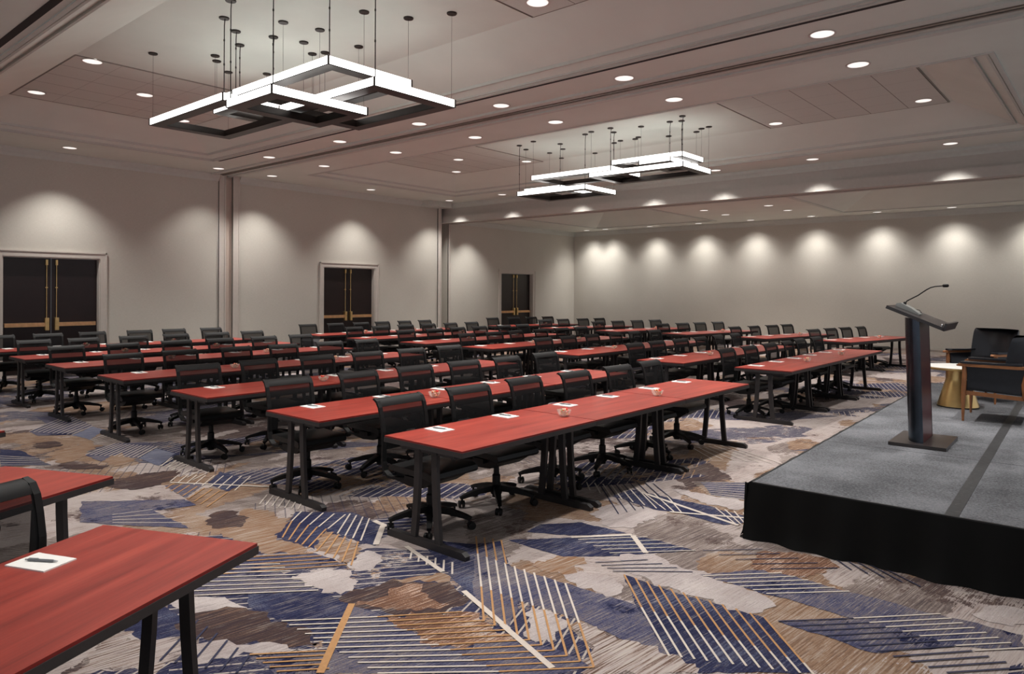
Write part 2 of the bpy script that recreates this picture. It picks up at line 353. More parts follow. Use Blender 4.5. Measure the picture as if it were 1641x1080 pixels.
CARPET_PATCHES = [
 ('pale', [(-4.04, 1.79), (-4.06, 1.9), (-3.88, 2.02), (-3.66, 2.0), (-3.55, 1.89), (-3.6, 1.78), (-3.77, 1.74)]),
 ('navy', [(-3.91, 1.47), (-4.06, 1.73), (-3.77, 1.74), (-3.62, 1.65), (-3.7, 1.48)]),
 ('streak', [(-3.88, 1.45), (-3.7, 1.48), (-3.39, 1.43), (-3.63, 1.17), (-3.67, 1.13)]),
 ('rust', [(-4.15, 2.16), (-3.92, 2.37), (-3.74, 2.43), (-3.72, 2.25), (-3.9, 2.09)]),
 ('tan', [(-5.23, 2.39), (-5.33, 2.97), (-4.89, 3.01), (-4.59, 2.75), (-4.19, 2.78), (-4.18, 2.66), (-4.38, 2.48), (-4.82, 2.55)]),
 ('brown', [(-5.41, 2.61), (-5.45, 2.8), (-5.12, 2.81), (-4.94, 2.7), (-5.02, 2.55), (-5.24, 2.54)]),
 ('navy', [(-4.99, 3.15), (-4.64, 3.44), (-4.19, 3.4), (-3.92, 3.1), (-4.03, 3.06), (-4.44, 3.06), (-4.17, 2.78), (-4.59, 2.75)]),
 ('tan', [(-4.44, 3.06), (-4.05, 3.07), (-3.74, 2.77), (-4.17, 2.78)]),
 ('mottle', [(-4.65, 2.11), (-4.39, 2.43), (-4.13, 2.74), (-3.75, 2.76), (-4.01, 2.41), (-3.57, 2.42), (-3.84, 2.12), (-4.11, 1.87)]),
 ('navy', [(-3.84, 2.12), (-3.56, 2.42), (-3.08, 2.45), (-3.25, 2.4), (-2.97, 2.06), (-3.08, 2.07), (-3.39, 2.06), (-3.69, 2.04)]),
 ('mottle', [(-3.26, 2.42), (-3.08, 2.45), (-2.81, 2.44), (-2.59, 2.43), (-2.27, 2.63), (-2.13, 2.47), (-2.95, 1.75), (-3.18, 1.76), (-2.95, 2.03)]),
 ('brown', [(-3.87, 1.76), (-3.69, 2.04), (-3.39, 2.06), (-3.08, 2.07), (-2.97, 2.06), (-3.07, 1.95), (-3.33, 1.85), (-3.55, 1.61)]),
 ('pale', [(-3.55, 1.61), (-3.33, 1.85), (-3.07, 1.95), (-2.96, 2.04), (-3.19, 1.77), (-3.34, 1.52)]),
 ('brown', [(-3.3, 2.44), (-3.08, 2.45), (-2.74, 2.77), (-3.07, 3.09), (-3.2, 2.91), (-3.42, 2.75), (-3.45, 2.44)]),
 ('rust', [(-3.31, 2.72), (-3.24, 2.87), (-2.99, 2.74), (-2.81, 2.79), (-2.98, 2.59), (-3.19, 2.43), (-3.29, 2.43), (-3.17, 2.58)]),
 ('rust', [(-3.06, 2.44), (-2.74, 2.77), (-2.57, 2.75), (-2.41, 2.74), (-2.34, 2.71), (-2.3, 2.66), (-2.58, 2.43), (-2.8, 2.43)]),
 ('pale', [(-3.92, 2.96), (-3.86, 3.04), (-3.67, 2.98), (-3.54, 2.8), (-3.64, 2.75), (-3.75, 2.77)]),
 ('pale', [(-3.91, 2.43), (-3.71, 2.72), (-3.47, 2.64), (-3.46, 2.56), (-3.48, 2.44), (-3.63, 2.44), (-3.82, 2.43)]),
 ('tan', [(-3.4, 2.76), (-3.24, 3.07), (-3.17, 3.06), (-3.14, 2.96), (-3.29, 2.86)]),
 ('navy', [(-3.81, 3.37), (-3.43, 3.57), (-3.33, 3.74), (-3.0, 3.42), (-2.8, 2.91), (-3.04, 3.01)]),
 ('mottle', [(-3.28, 3.41), (-3.26, 3.68), (-3.0, 3.42), (-2.56, 3.45), (-2.15, 3.47), (-2.05, 3.47), (-1.66, 3.08), (-1.91, 3.07), (-2.22, 3.1), (-2.6, 3.08), (-2.42, 2.77), (-2.8, 2.91)]),
 ('pale', [(-2.58, 3.08), (-2.27, 3.08), (-2.14, 2.85), (-2.16, 2.78), (-2.28, 2.77)]),
 ('mottle', [(-2.46, 2.56), (-2.29, 2.76), (-1.96, 2.78), (-1.88, 2.76), (-2.02, 2.56), (-2.26, 2.35)]),
 ('navy', [(-2.36, 3.78), (-1.62, 3.76), (-1.36, 3.14), (-1.48, 3.07), (-1.66, 3.08), (-2.06, 3.46)]),
 ('streak', [(-2.19, 3.07), (-2.07, 3.08), (-1.66, 3.08), (-1.48, 3.07), (-1.47, 3.04), (-1.85, 2.71), (-1.88, 2.76)]),
 ('pale', [(-2.84, 3.59), (-2.62, 3.59), (-2.36, 3.78), (-2.2, 3.46), (-2.56, 3.46)]),
 ('tan', [(-2.96, 3.44), (-2.82, 3.78), (-2.67, 3.81), (-2.63, 3.58), (-2.77, 3.5)]),
 ('navy', [(-3.3, 3.78), (-3.01, 4.1), (-2.95, 4.13), (-2.7, 4.44), (-2.44, 4.19), (-2.53, 4.05), (-2.82, 3.78), (-3.01, 3.76)]),
 ('navy', [(-3.35, 4.2), (-3.14, 4.44), (-2.75, 4.45), (-3.03, 4.13), (-3.32, 4.0)]),
 ('navy', [(-2.7, 4.44), (-2.51, 4.47), (-2.21, 4.46), (-2.43, 4.2)]),
 ('pale', [(-2.43, 4.2), (-2.04, 4.14), (-1.78, 4.12), (-1.65, 3.82), (-2.36, 3.78), (-2.55, 4.04)]),
 ('navy', [(-3.33, 5.3), (-3.2, 5.41), (-2.67, 5.14), (-2.24, 5.15), (-2.3, 5.32), (-2.53, 5.47), (-2.95, 5.46)]),
 ('mottle', [(-2.01, 4.1), (-1.72, 4.46), (-1.23, 4.45), (-0.83, 4.44), (-0.6, 4.47), (-0.39, 4.47), (-0.38, 4.29), (-0.64, 4.1), (-0.93, 3.77), (-1.18, 3.78), (-1.4, 3.79), (-1.11, 4.09), (-1.41, 4.1), (-1.58, 4.09)]),
 ('navy', [(-1.85, 3.77), (-1.48, 3.78), (-1.09, 3.38), (-1.49, 3.03)]),
 ('pale', [(-0.66, 4.73), (-0.43, 4.84), (-0.4, 4.52), (-0.59, 4.5)]),
 ('pale', [(-2.0, 4.07), (-1.58, 4.06), (-1.5, 3.89), (-1.56, 3.78), (-1.85, 3.78)]),
 ('rust', [(-1.89, 4.42), (-1.78, 4.9), (-1.39, 4.86), (-1.47, 4.49), (-1.64, 4.43)]),
 ('mottle', [(-2.98, 6.09), (-2.62, 6.41), (-2.38, 5.82), (-2.72, 5.78)]),
 ('pale', [(-3.18, 5.73), (-2.72, 5.78), (-2.37, 5.79), (-2.32, 5.66), (-2.38, 5.51), (-2.72, 5.51)]),
 ('navy', [(-3.35, 5.17), (-3.33, 5.47), (-3.15, 5.46), (-2.56, 5.44), (-2.23, 5.4), (-2.18, 5.27), (-2.3, 5.09), (-2.67, 5.14), (-2.88, 5.09)]),
 ('pale', [(-3.32, 4.88), (-3.09, 5.08), (-2.8, 5.09), (-2.78, 4.79), (-2.8, 4.55), (-3.04, 4.47)]),
 ('mottle', [(-6.54, 2.8), (-6.32, 3.07), (-6.02, 2.75)]),
 ('navy', [(-6.64, 3.37), (-6.13, 3.4), (-5.93, 3.08), (-6.34, 3.09)]),
 ('mottle', [(-6.56, 2.14), (-6.37, 2.31), (-5.97, 2.73), (-5.74, 2.71), (-5.86, 2.42), (-5.2, 2.42), (-5.75, 2.08), (-5.97, 1.94)]),
 ('navy', [(-7.9, 3.13), (-8.11, 3.4), (-7.65, 3.46), (-7.26, 3.1)]),
 ('mottle', [(-10.24, 2.75), (-10.68, 3.07), (-11.24, 3.13), (-11.24, 3.51), (-10.07, 3.41), (-9.65, 3.04), (-9.86, 2.76)]),
 ('bluegrey', [(-9.61, 3.03), (-10.03, 3.39), (-9.7, 3.43), (-9.16, 3.08)]),
 ('mottle', [(-8.37, 2.76), (-8.74, 3.2), (-8.54, 3.46), (-8.21, 3.43), (-7.81, 3.08), (-7.94, 2.76)]),
 ('bluegrey', [(-7.78, 3.07), (-8.15, 3.41), (-7.72, 3.41), (-7.28, 3.07)]),
 ('navy', [(-9.35, 2.25), (-9.12, 2.38), (-8.12, 2.38), (-8.44, 2.03)]),
 ('brown', [(-8.14, 2.36), (-7.88, 2.72), (-7.58, 2.73), (-7.67, 2.56)]),
 ('brown', [(-7.13, 2.78), (-7.04, 3.1), (-6.87, 3.07), (-6.51, 2.74), (-6.72, 2.46), (-7.03, 2.54)]),
 ('tan', [(-8.64, 2.45), (-9.13, 3.02), (-8.72, 3.05), (-8.36, 2.77), (-8.13, 2.5)]),
 ('tan', [(-7.89, 2.78), (-8.18, 3.04), (-7.68, 3.03), (-7.58, 2.73)]),
 ('brown', [(-9.36, 2.56), (-9.46, 2.72), (-9.25, 2.82), (-9.02, 2.7), (-9.08, 2.53)]),
]
CARPET_LINES = [
 ('cream', (-3.389, 2.058), (-3.046, 2.421), (-2.595, 2.064), (-2.187, 2.439), 12, 0.014),
 ('orange', (-3.046, 2.421), (-2.748, 2.762), (-2.187, 2.439), (-1.879, 2.758), 12, 0.014),
 ('orange', (-2.356, 3.785), (-2.037, 3.454), (-1.476, 3.785), (-1.153, 3.442), 12, 0.014),
 ('cream', (-2.037, 3.454), (-1.664, 3.082), (-1.153, 3.442), (-1.08, 3.365), 12, 0.014),
 ('dark', (-3.731, 1.775), (-3.456, 1.463), (-3.185, 1.762), (-3.08, 1.642), 6, 0.014),
 ('orange', (-4.807, 3.003), (-4.531, 2.755), (-4.458, 3.068), (-4.228, 2.77), 5, 0.014),
 ('cream', (-4.959, 3.183), (-4.807, 3.003), (-4.632, 3.363), (-4.449, 3.076), 5, 0.014),
 ('cream', (-4.621, 3.4), (-4.31, 3.061), (-4.414, 3.426), (-4.064, 3.08), 4, 0.014),
 ('orange', (-4.364, 3.058), (-4.123, 2.763), (-4.064, 3.059), (-3.744, 2.763), 5, 0.014),
 ('orange', (-4.482, 2.258), (-4.109, 2.729), (-4.242, 2.138), (-3.774, 2.754), 5, 0.014),
 ('cream', (-4.516, 2.067), (-4.106, 2.48), (-4.08, 1.868), (-3.577, 2.409), 8, 0.014),
 ('orange', (-3.191, 1.768), (-2.945, 2.03), (-2.955, 1.771), (-2.796, 1.945), 5, 0.014),
 ('cream', (-4.34, 3.414), (-4.166, 3.396), (-4.34, 3.414), (-4.166, 3.396), 1, 0.05),
 ('cream', (-4.203, 3.388), (-3.922, 3.1), (-4.203, 3.388), (-3.922, 3.1), 1, 0.05),
 ('orange', (-3.281, 2.428), (-2.793, 1.892), (-3.281, 2.428), (-2.793, 1.892), 1, 0.045),
 ('cream', (-3.742, 3.218), (-3.23, 3.076), (-3.742, 3.218), (-3.23, 3.076), 1, 0.04),
 ('cream', (-2.932, 2.96), (-2.425, 2.777), (-2.932, 2.96), (-2.425, 2.777), 1, 0.04),
 ('cream', (-3.634, 3.173), (-3.544, 3.082), (-3.298, 3.225), (-3.159, 3.088), 6, 0.014),
 ('cream', (-3.278, 3.44), (-2.896, 3.071), (-2.552, 3.439), (-2.189, 3.074), 10, 0.014),
 ('orange', (-3.519, 3.674), (-3.278, 3.44), (-3.337, 3.74), (-3.015, 3.43), 4, 0.014),
 ('orange', (-2.896, 3.071), (-2.581, 2.758), (-2.189, 3.074), (-1.879, 2.758), 10, 0.014),
 ('cream', (-2.483, 2.792), (-2.02, 2.625), (-2.483, 2.792), (-2.02, 2.625), 1, 0.04),
 ('cream', (-2.998, 4.11), (-2.702, 4.443), (-2.998, 4.11), (-2.702, 4.443), 1, 0.035),
 ('cream', (-2.687, 4.431), (-2.443, 4.195), (-2.687, 4.431), (-2.443, 4.195), 1, 0.045),
 ('cream', (-2.934, 4.105), (-2.595, 4.479), (-2.626, 4.033), (-2.211, 4.462), 5, 0.012),
 ('dark', (-2.601, 3.832), (-2.371, 4.094), (-2.438, 3.785), (-2.056, 4.103), 4, 0.012),
 ('cream', (-3.765, 5.394), (-3.584, 5.189), (-3.324, 5.538), (-2.882, 5.115), 7, 0.014),
 ('cream', (-3.218, 5.455), (-2.809, 5.13), (-2.992, 5.487), (-2.666, 5.137), 3, 0.014),
 ('dark', (-3.819, 5.608), (-3.035, 4.788), (-3.282, 5.76), (-2.86, 5.388), 8, 0.012),
 ('cream', (-3.207, 5.437), (-2.217, 5.154), (-3.207, 5.437), (-2.217, 5.154), 1, 0.04),
 ('cream', (-2.757, 5.104), (-2.22, 5.37), (-2.757, 5.104), (-2.22, 5.37), 1, 0.035),
 ('cream', (-2.531, 5.449), (-2.21, 5.139), (-2.309, 5.476), (-2.184, 5.269), 4, 0.014),
 ('cream', (-3.038, 6.04), (-2.621, 6.398), (-2.742, 5.764), (-2.383, 5.836), 8, 0.012),
 ('cream', (-3.718, 7.387), (-3.316, 7.032), (-3.499, 7.778), (-2.656, 7.297), 7, 0.014),
 ('cream', (-1.979, 4.088), (-1.628, 4.458), (-1.584, 4.09), (-1.228, 4.445), 6, 0.014),
 ('dark', (-2.174, 4.488), (-1.881, 4.781), (-1.708, 4.472), (-1.391, 4.772), 5, 0.012),
 ('dark', (-1.537, 5.01), (-1.314, 4.796), (-1.171, 4.964), (-0.926, 4.795), 5, 0.012),
 ('cream', (-1.109, 4.089), (-0.765, 4.461), (-0.56, 4.111), (-0.378, 4.303), 8, 0.014),
 ('dark', (-1.402, 3.787), (-1.109, 4.089), (-0.918, 3.789), (-0.642, 4.099), 7, 0.014),
 ('dark', (-0.847, 3.785), (-0.567, 4.1), (-0.624, 3.786), (-0.358, 4.076), 4, 0.014),
 ('cream', (-6.619, 2.884), (-6.808, 3.047), (-5.911, 3.13), (-6.246, 3.462), 9, 0.014),
 ('orange', (-6.415, 2.757), (-6.554, 2.902), (-5.626, 2.742), (-5.905, 3.063), 8, 0.013),
 ('cream', (-7.275, 3.084), (-7.574, 3.317), (-6.525, 3.048), (-6.715, 3.306), 7, 0.014),
 ('cream', (-5.376, 3.058), (-5.579, 3.245), (-5.019, 3.187), (-5.195, 3.348), 7, 0.014),
 ('cream', (-5.975, 2.165), (-5.879, 2.426), (-5.773, 2.092), (-5.363, 2.454), 4, 0.012),
 ('cream', (-6.589, 2.871), (-5.75, 3.421), (-6.589, 2.871), (-5.75, 3.421), 1, 0.03),
 ('cream', (-10.231, 2.756), (-11.184, 3.493), (-9.651, 3.04), (-10.068, 3.408), 10, 0.014),
 ('cream', (-8.363, 2.765), (-8.74, 3.198), (-7.82, 3.074), (-8.206, 3.433), 12, 0.014),
 ('cream', (-9.159, 3.076), (-9.416, 3.392), (-8.895, 3.059), (-8.981, 3.412), 5, 0.014),
 ('cream', (-7.276, 3.066), (-7.623, 3.426), (-7.036, 3.096), (-7.242, 3.42), 5, 0.014),
 ('cream', (-8.965, 2.157), (-8.552, 2.386), (-8.494, 2.044), (-8.131, 2.368), 5, 0.013),
]

# ================================================================== the setting
XL, XR, Y0, YB = -17.0, 5.0, -7.0, 23.4
ZC, ZT, Z3 = 4.60, 5.03, 4.15
def struct(name, bm, m, parent=None, **k):
    o = obj(name, bm, m, parent, **k)
    if parent is None: o['kind'] = 'structure'
    return o
DOORS = [5.0, 12.46, 19.86]
DW, DH = 0.89, 2.42                       # half opening, head height
def ragged(P, amp, seed, soft):
    """outline of a woven patch: corners optionally rounded, edge broken up like the weave"""
    r = random.Random(seed)
    if soft:
        for _ in range(2):
            P = [q for a, b in zip(P, P[1:]+P[:1]) for q in ((a[0]*.75+b[0]*.25, a[1]*.75+b[1]*.25), (a[0]*.25+b[0]*.75, a[1]*.25+b[1]*.75))]
    out = []; w = 0.0
    for a, b in zip(P, P[1:]+P[:1]):
        d = Vector((b[0]-a[0], b[1]-a[1])); L = d.length; m = max(1, int(L/0.03)); nx, ny = (-d.y/L, d.x/L) if L > 1e-6 else (0, 0)
        for i in range(m):
            w = w*.6+r.uniform(-1, 1)*amp*.7
            out.append((a[0]+d.x*i/m+nx*w, a[1]+d.y*i/m+ny*w))
    return out
def build_floor():
    CM = carpet_materials(); order = ['field', 'navy', 'mottle', 'bluegrey', 'brown', 'rust', 'tan', 'streak', 'pale', 'cream', 'orange', 'dark']
    bm = BM()
    box(bm, XL-0.4, XR, Y0, YB+0.3, -0.08, 0.0, 0)
    z = 0.0003
    for pi, (kind, P) in enumerate(CARPET_PATCHES):        # cut-in pattern pieces of the same carpet
        z += 0.00006
        Q = ragged(P, 0.05 if kind in ('pale', 'brown', 'rust', 'tan', 'streak') else 0.012, pi, kind in ('pale', 'brown', 'rust'))
        vs = [bm.verts.new((x, y, z)) for x, y in Q]
        for tri in tessellate_polygon([[Vector((x, y, 0)) for x, y in Q]]):
            a, b, c = (vs[k] for k in tri)
            if (b.co-a.co).cross(c.co-a.co).length < 1e-7: continue
            try:
                f = bm.faces.new((a, b, c)); f.material_index = order.index(kind)
            except ValueError: pass
    z = 0.005
    for col, a0, a1, b0, b1, n, wd in CARPET_LINES:
        z += 0.00002
        for i in range(n):
            t = i/(n-1) if n > 1 else 0
            p = Vector((a0[0]+(b0[0]-a0[0])*t, a0[1]+(b0[1]-a0[1])*t, 0)); q = Vector((a1[0]+(b1[0]-a1[0])*t, a1[1]+(b1[1]-a1[1])*t, 0))
            d = (q-p)
            if d.length < 1e-4: continue
            s = Vector((-d.y, d.x, 0)).normalized()*wd*0.42
            f = bm.faces.new([bm.verts.new(v+Vector((0, 0, z))) for v in (p-s, p+s, q+s, q-s)]); f.material_index = order.index(col)
    bm.normal_update()
    for f in bm.faces:
        if f.calc_center_median().z > 0 and f.normal.z < 0: f.normal_flip()
    me = bpy.data.meshes.new('floor'); bm.to_mesh(me); bm.free()
    for k in order: me.materials.append(CM[k])
    o = bpy.data.objects.new('floor', me); C.objects.link(o); o['kind'] = 'structure'
def build_walls():
    bm = BM(); T = 0.45
    cuts = []                              # (y0, y1, z_top) openings in the left wall
    for c in DOORS: cuts.append((c-DW, c+DW, DH))
    cuts += [(8.72, 8.90, 9), (16.02, 16.34, 9)]
    cuts.sort(); y = Y0
    for a, b, h in cuts:
        box(bm, XL-T, XL, y, a, 0, 4.9)
        if h < 5: box(bm, XL-T, XL, a, b, h, 4.9)
        else: box(bm, XL-T-0.05, XL-T+0.03, a, b, 0, 4.9)
        y = b
    box(bm, XL-T, XL, y, YB+0.3, 0, 4.9)
    struct('wall_left', bm, M['wall'])
    bm = BM(); box(bm, XL, XR, YB, YB+0.3, 0, 4.9); struct('wall_back', bm, M['wall'])
    bm = BM(); box(bm, XL, XR, YB-0.02, YB, 0, 0.15); box(bm, XL, XR, YB-0.028, YB, 0.13, 0.15); struct('baseboard_back', bm, M['trim'])
    bm = BM(); y = Y0
    for a, b, h in cuts:
        box(bm, XL, XL+0.02, y, a-(0.14 if h < 5 else 0), 0, 0.15); y = b+(0.14 if h < 5 else 0)
    box(bm, XL, XL+0.02, y, YB, 0, 0.15); struct('baseboard_left', bm, M['trim'])
    # crowns
    prof = [(0, 0), (0.012, 0), (0.03, 0.05), (0.08, 0.11), (0.10, 0.14), (0.10, 0.17), (0, 0.17)]
    n = 1
    def crown(y0, y1, z):
        nonlocal n
        bm = BM(); prism(bm, [(XL+a, z+b) for a, b in prof], y0, y1, 'Y'); struct('trim_%d' % n, bm, M['mould'], smooth=False); n += 1
    crown(Y0, 8.55, 4.43); crown(9.08, 16.0, 4.43); crown(16.6, YB, 3.98)
    bm = BM(); prism(bm, [(YB-a, 3.98+b) for a, b in prof], XL, XR, 'X'); struct('trim_%d' % n, bm, M['mould']); n += 1
    bm = BM(); box(bm, XL, XL+0.42, 15.15, 16.1, 4.44, 4.6); struct('trim_%d' % n, bm, M['mould']); n += 1   # boxed return beside the beam
    # vertical panel trims at the divider pockets
    for a, b, z1 in ((8.55, 8.72, 4.6), (8.90, 9.08, 4.6), (15.88, 16.02, 4.6), (16.34, 16.44, 3.98)):
        bm = BM(); box(bm, XL, XL+0.03, a, b, 0, z1)
        if a in (8.55, 15.88): box(bm, XL, XL+0.045, b-0.03, b, 0, z1); box(bm, XL, XL+0.04, a, a+0.02, 0, z1)
        else: box(bm, XL, XL+0.06, a, a+0.05, 0, z1); box(bm, XL, XL+0.04, b-0.02, b, 0, z1)
        struct('trim_%d' % n, bm, M['trim']); n += 1
    bm = BM(); box(bm, XL-0.40, XL-0.025, 8.738, 8.90, 0.0, 4.6); struct('trim_%d' % n, bm, M['jamb']); n += 1     # divider jamb in the first pocket
    return n
def ring(bm, x0, x1, y0, y1, wd, z0, z1):
    box(bm, x0, x1, y0, y0+wd, z0, z1); box(bm, x0, x1, y1-wd, y1, z0, z1)
    box(bm, x0, x0+wd, y0+wd, y1-wd, z0, z1); box(bm, x1-wd, x1, y0+wd, y1-wd, z0, z1)
def hole(bm, X0, X1, Ya, Yb, x0, x1, y0, y1, z0, z1):
    box(bm, X0, X1, Ya, y0, z0, z1); box(bm, X0, X1, y1, Yb, z0, z1)
    box(bm, X0, x0, y0, y1, z0, z1); box(bm, x1, X1, y0, y1, z0, z1)
TR1 = (-15.3, -1.25, 2.55, 7.56); TR2 = (-15.3, -1.25, 10.03, 15.02)
def coffer(bm, t, i, z0, z1):
    x0, x1, y0, y1 = t
    a = [bm.verts.new(p) for p in ((x0, y0, z0), (x1, y0, z0), (x1, y1, z0), (x0, y1, z0))]
    b = [bm.verts.new(p) for p in ((x0+i, y0+i, z1), (x1-i, y0+i, z1), (x1-i, y1-i, z1), (x0+i, y1-i, z1))]
    for k in range(4): bm.faces.new((a[k], a[(k+1) % 4], b[(k+1) % 4], b[k]))
    bm.faces.new(b)
def build_ceiling(n):
    bm = BM(); xe = XL-0.5
    hole(bm, xe, XR, Y0, 8.36, TR1[0], TR1[1], TR1[2], TR1[3], ZC, ZC+0.1)
    hole(bm, xe, XR, 8.84, 16.3, TR2[0], TR2[1], TR2[2], TR2[3], ZC, ZC+0.1)
    box(bm, xe, XR, 8.36, 8.84, ZC+0.1, ZC+0.3)
    for t in (TR1, TR2): coffer(bm, t, 1.0, ZC, ZT)
    struct('ceiling', bm, M['ceiling'])
    for t in (TR1, TR2):                   # moulding round each coffer
        bm = BM(); ring(bm, t[0]-0.05, t[1]+0.05, t[2]-0.05, t[3]+0.05, 0.05, ZC-0.015, ZC+0.01); ring(bm, t[0]+0.02, t[1]-0.02, t[2]+0.02, t[3]-0.02, 0.03, ZC-0.004, ZC+0.05)
        ring(bm, t[0]+0.2, t[1]-0.2, t[2]+0.2, t[3]-0.2, 0.03, ZC+0.055, ZC+0.12)
        struct('trim_%d' % n, bm, M['mould']); n += 1
    # linear air slots beside the first coffer
    for y in (2.38, 7.66):
        bm = BM(); box(bm, -15.25, XR, y-0.042, y+0.042, ZC-0.004, ZC); struct('trim_%d' % n, bm, M['slot']); n += 1
    # lay-in tile fields at both ends of each coffer
    for t in (TR1, TR2):
        y0, y1 = t[2]+1.0, t[3]-1.0
        for x0, x1 in ((t[0]+1.06, t[0]+1.06+3.06), (t[1]-1.08-3.06, t[1]-1.08)):
            bm = BM(); box(bm, 0, x1-x0, 0, y1-y0, 0, 0.012); q = struct('ceiling_tiles', bm, M['tiles']); q.location = (x0, y0, ZT-0.011)
            bm = BM(); ring(bm, x0-0.02, x1+0.02, y0-0.02, y1+0.02, 0.006, ZT-0.012, ZT); struct('trim_%d' % n, bm, M['track']); n += 1
    # operable wall track
    bm = BM()
    box(bm, xe, XR, 8.32, 8.42, ZC-0.035, ZC+0.1); box(bm, xe, XR, 8.78, 8.88, ZC-0.035, ZC+0.1)
    box(bm, xe, XR, 8.42, 8.52, ZC-0.01, ZC+0.1); box(bm, xe, XR, 8.68, 8.78, ZC-0.01, ZC+0.1)
    struct('trim_%d' % n, bm, M['mould']); n += 1
    bm = BM(); box(bm, xe, XR, 8.54, 8.575, ZC-0.02, ZC+0.1); box(bm, xe, XR, 8.625, 8.66, ZC-0.02, ZC+0.1); struct('trim_%d' % n, bm, M['track']); n += 1
    # dropped beam between the second and third bay
    bm = BM(); box(bm, xe, XR, 16.2, 16.62, 4.15, 4.9); box(bm, xe, XR, 16.08, 16.62, 3.97, 4.18); struct('beam', bm, M['beam'])
    bm = BM(); box(bm, XL, XR, 16.34, 16.42, 3.955, 3.98); struct('trim_%d' % n, bm, M['track']); n += 1
    bm = BM(); prism(bm, [(16.2-a, 4.44+b*0.94) for a, b in ((0, 0), (0.012, 0), (0.03, .05), (.07, .1), (.07, .17), (0, .17))], XL, XR, 'X'); struct('trim_%d' % n, bm, M['mould']); n += 1
    # third bay: lower ceiling with two hipped coffers
    bm = BM(); trays = [(-15.1, -10.5, 17.75, 22.2), (-6.35, 0.5, 17.75, 22.2)]
    ys = [16.6, 17.75, 22.2, YB+0.3]
    box(bm, xe, XR, ys[0], ys[1], Z3, Z3+0.1); box(bm, xe, XR, ys[2], ys[3], Z3, Z3+0.1)
    xs = [xe]+[q for t in trays for q in t[:2]]+[XR]
    for i in range(0, len(xs), 2): box(bm, xs[i], xs[i+1], ys[1], ys[2], Z3, Z3+0.1)
    for t in trays: coffer(bm, t, 1.0, Z3, Z3+0.43)
    struct('ceiling', bm, M['ceiling3'])
    bm = BM()
    for x0, x1, y0, y1 in trays: ring(bm, x0-0.12, x1+0.12, y0-0.12, y1+0.12, 0.12, Z3-0.02, Z3+0.02)
    struct('trim_%d' % n, bm, M['mould']); n += 1
def build_door(i, yc):
    root = empty('door_%d' % i, (XL, yc, 0)); root['kind'] = 'structure'
    bm = BM(); T = 0.13; z = DH
    for s in (-1, 1):
        a, b = sorted((s*DW, s*(DW+T)))
        box(bm, 0.0, 0.03, a, b, 0, z+T)
        a, b = sorted((s*(DW+T-0.03), s*(DW+T)))
        box(bm, 0.03, 0.045, a, b, 0, z+T)
        a, b = sorted((s*(DW-0.02), s*DW)); box(bm, -0.16, 0.0, a, b, 0, z)
    box(bm, 0, 0.03, -DW, DW, z, z+T); box(bm, 0.03, 0.045, -DW-T, DW+T, z+T-0.03, z+T); box(bm, -0.16, 0, -DW+.02, DW-.02, z-0.02, z)
    obj('frame', bm, M['trim'], root)
    for s in (-1, 1):
        a, b = sorted((s*0.006, s*(DW-0.022)))
        bm = BM(); box(bm, -0.17, -0.12, a, b, 0.01, z-0.022); lf = obj('leaf', bm, M['door'], root, bevel=0.004)
        a, b = sorted((s*0.10, s*(DW-0.06)))
        bm = BM(); box(bm, -0.12, -0.055, a, b, 0.98, 1.06); ba = obj('panic_bar', bm, M['bronze'], root, bevel=0.008)
        a, b = sorted((s*0.055, s*0.125))
        bm = BM(); box(bm, -0.12, -0.04, a, b, 0.90, 1.16); obj('latch_case', bm, M['brass'], root, bevel=0.01)
        bm = BM(); tube(bm, [(-0.09, s*0.09, 1.15), (-0.09, s*0.09, z-0.12)], 0.008, 8)
        box(bm, -0.12, -0.07, s*0.09-.02, s*0.09+.02, z-0.16, z-0.05); box(bm, -0.12, -0.08, s*0.09-.02, s*0.09+.02, 1.78, 1.80)
        obj('latch_rod', bm, M['brass'], root)
build_floor(); _n = build_walls(); build_ceiling(_n)
for i, c in enumerate(DOORS): build_door(i+1, c)

# ================================================================== recessed downlights
LIGHTS = []
def downlight_proto():
    root = empty('downlight')
    bm = BM(); lathe(bm, [(0.125, 0.0), (0.145, -0.003), (0.145, -0.007), (0.124, -0.007), (0.120, 0.0)], 28, cap=False); obj('trim_ring', bm, M['ring'], root, smooth=True)
    bm = BM(); lathe(bm, [(0.122, -0.002), (0.122, 0.01)], 28); obj('lens', bm, M['lens'], root, smooth=False)
    return setp(root, 'downlight', 'ceiling light', 'recessed downlights')
def add_downlight(x, y, z, label, power=1.0, cone=98, blend=0.8, sub='recessed downlights', tilt=0.0, spill=0.0):
    global _dl, _dl_used
    if not _dl_used: o = _dl; _dl_used = True; o.location = (x, y, z); o['label'] = label
    else: o = copy_tree(_dl, (x, y, z), 0, label)
    o['group'] = sub
    d = bpy.data.lights.new('downlight_lamp', 'SPOT'); d.energy = SPOT_POWER*power; d.color = WARM
    d.spot_size = math.radians(cone); d.spot_blend = blend; d.shadow_soft_size = 0.07
    l = bpy.data.objects.new('downlight_lamp', d); C.objects.link(l); l.parent = o; l.location = (0, 0, -0.02); l.rotation_euler = (tilt, 0, 0)
    if spill:                              # soft spill off the reflector
        d = d.copy(); d.energy = SPOT_POWER*spill; d.spot_size = math.radians(124); d.spot_blend = 0.6
        q = bpy.data.objects.new('downlight_lamp', d); C.objects.link(q); q.parent = o; q.location = (0, 0, -0.02)
_dl = downlight_proto(); _dl_used = False
ORD = ['first', 'second', 'third', 'fourth', 'fifth', 'sixth', 'seventh', 'eighth', 'ninth', 'tenth']
XS = [-16.17, -13.95, -11.43, -9.17, -7.30, -5.10, -2.56, -0.30]  # the last one is out of view, added for light on the stage
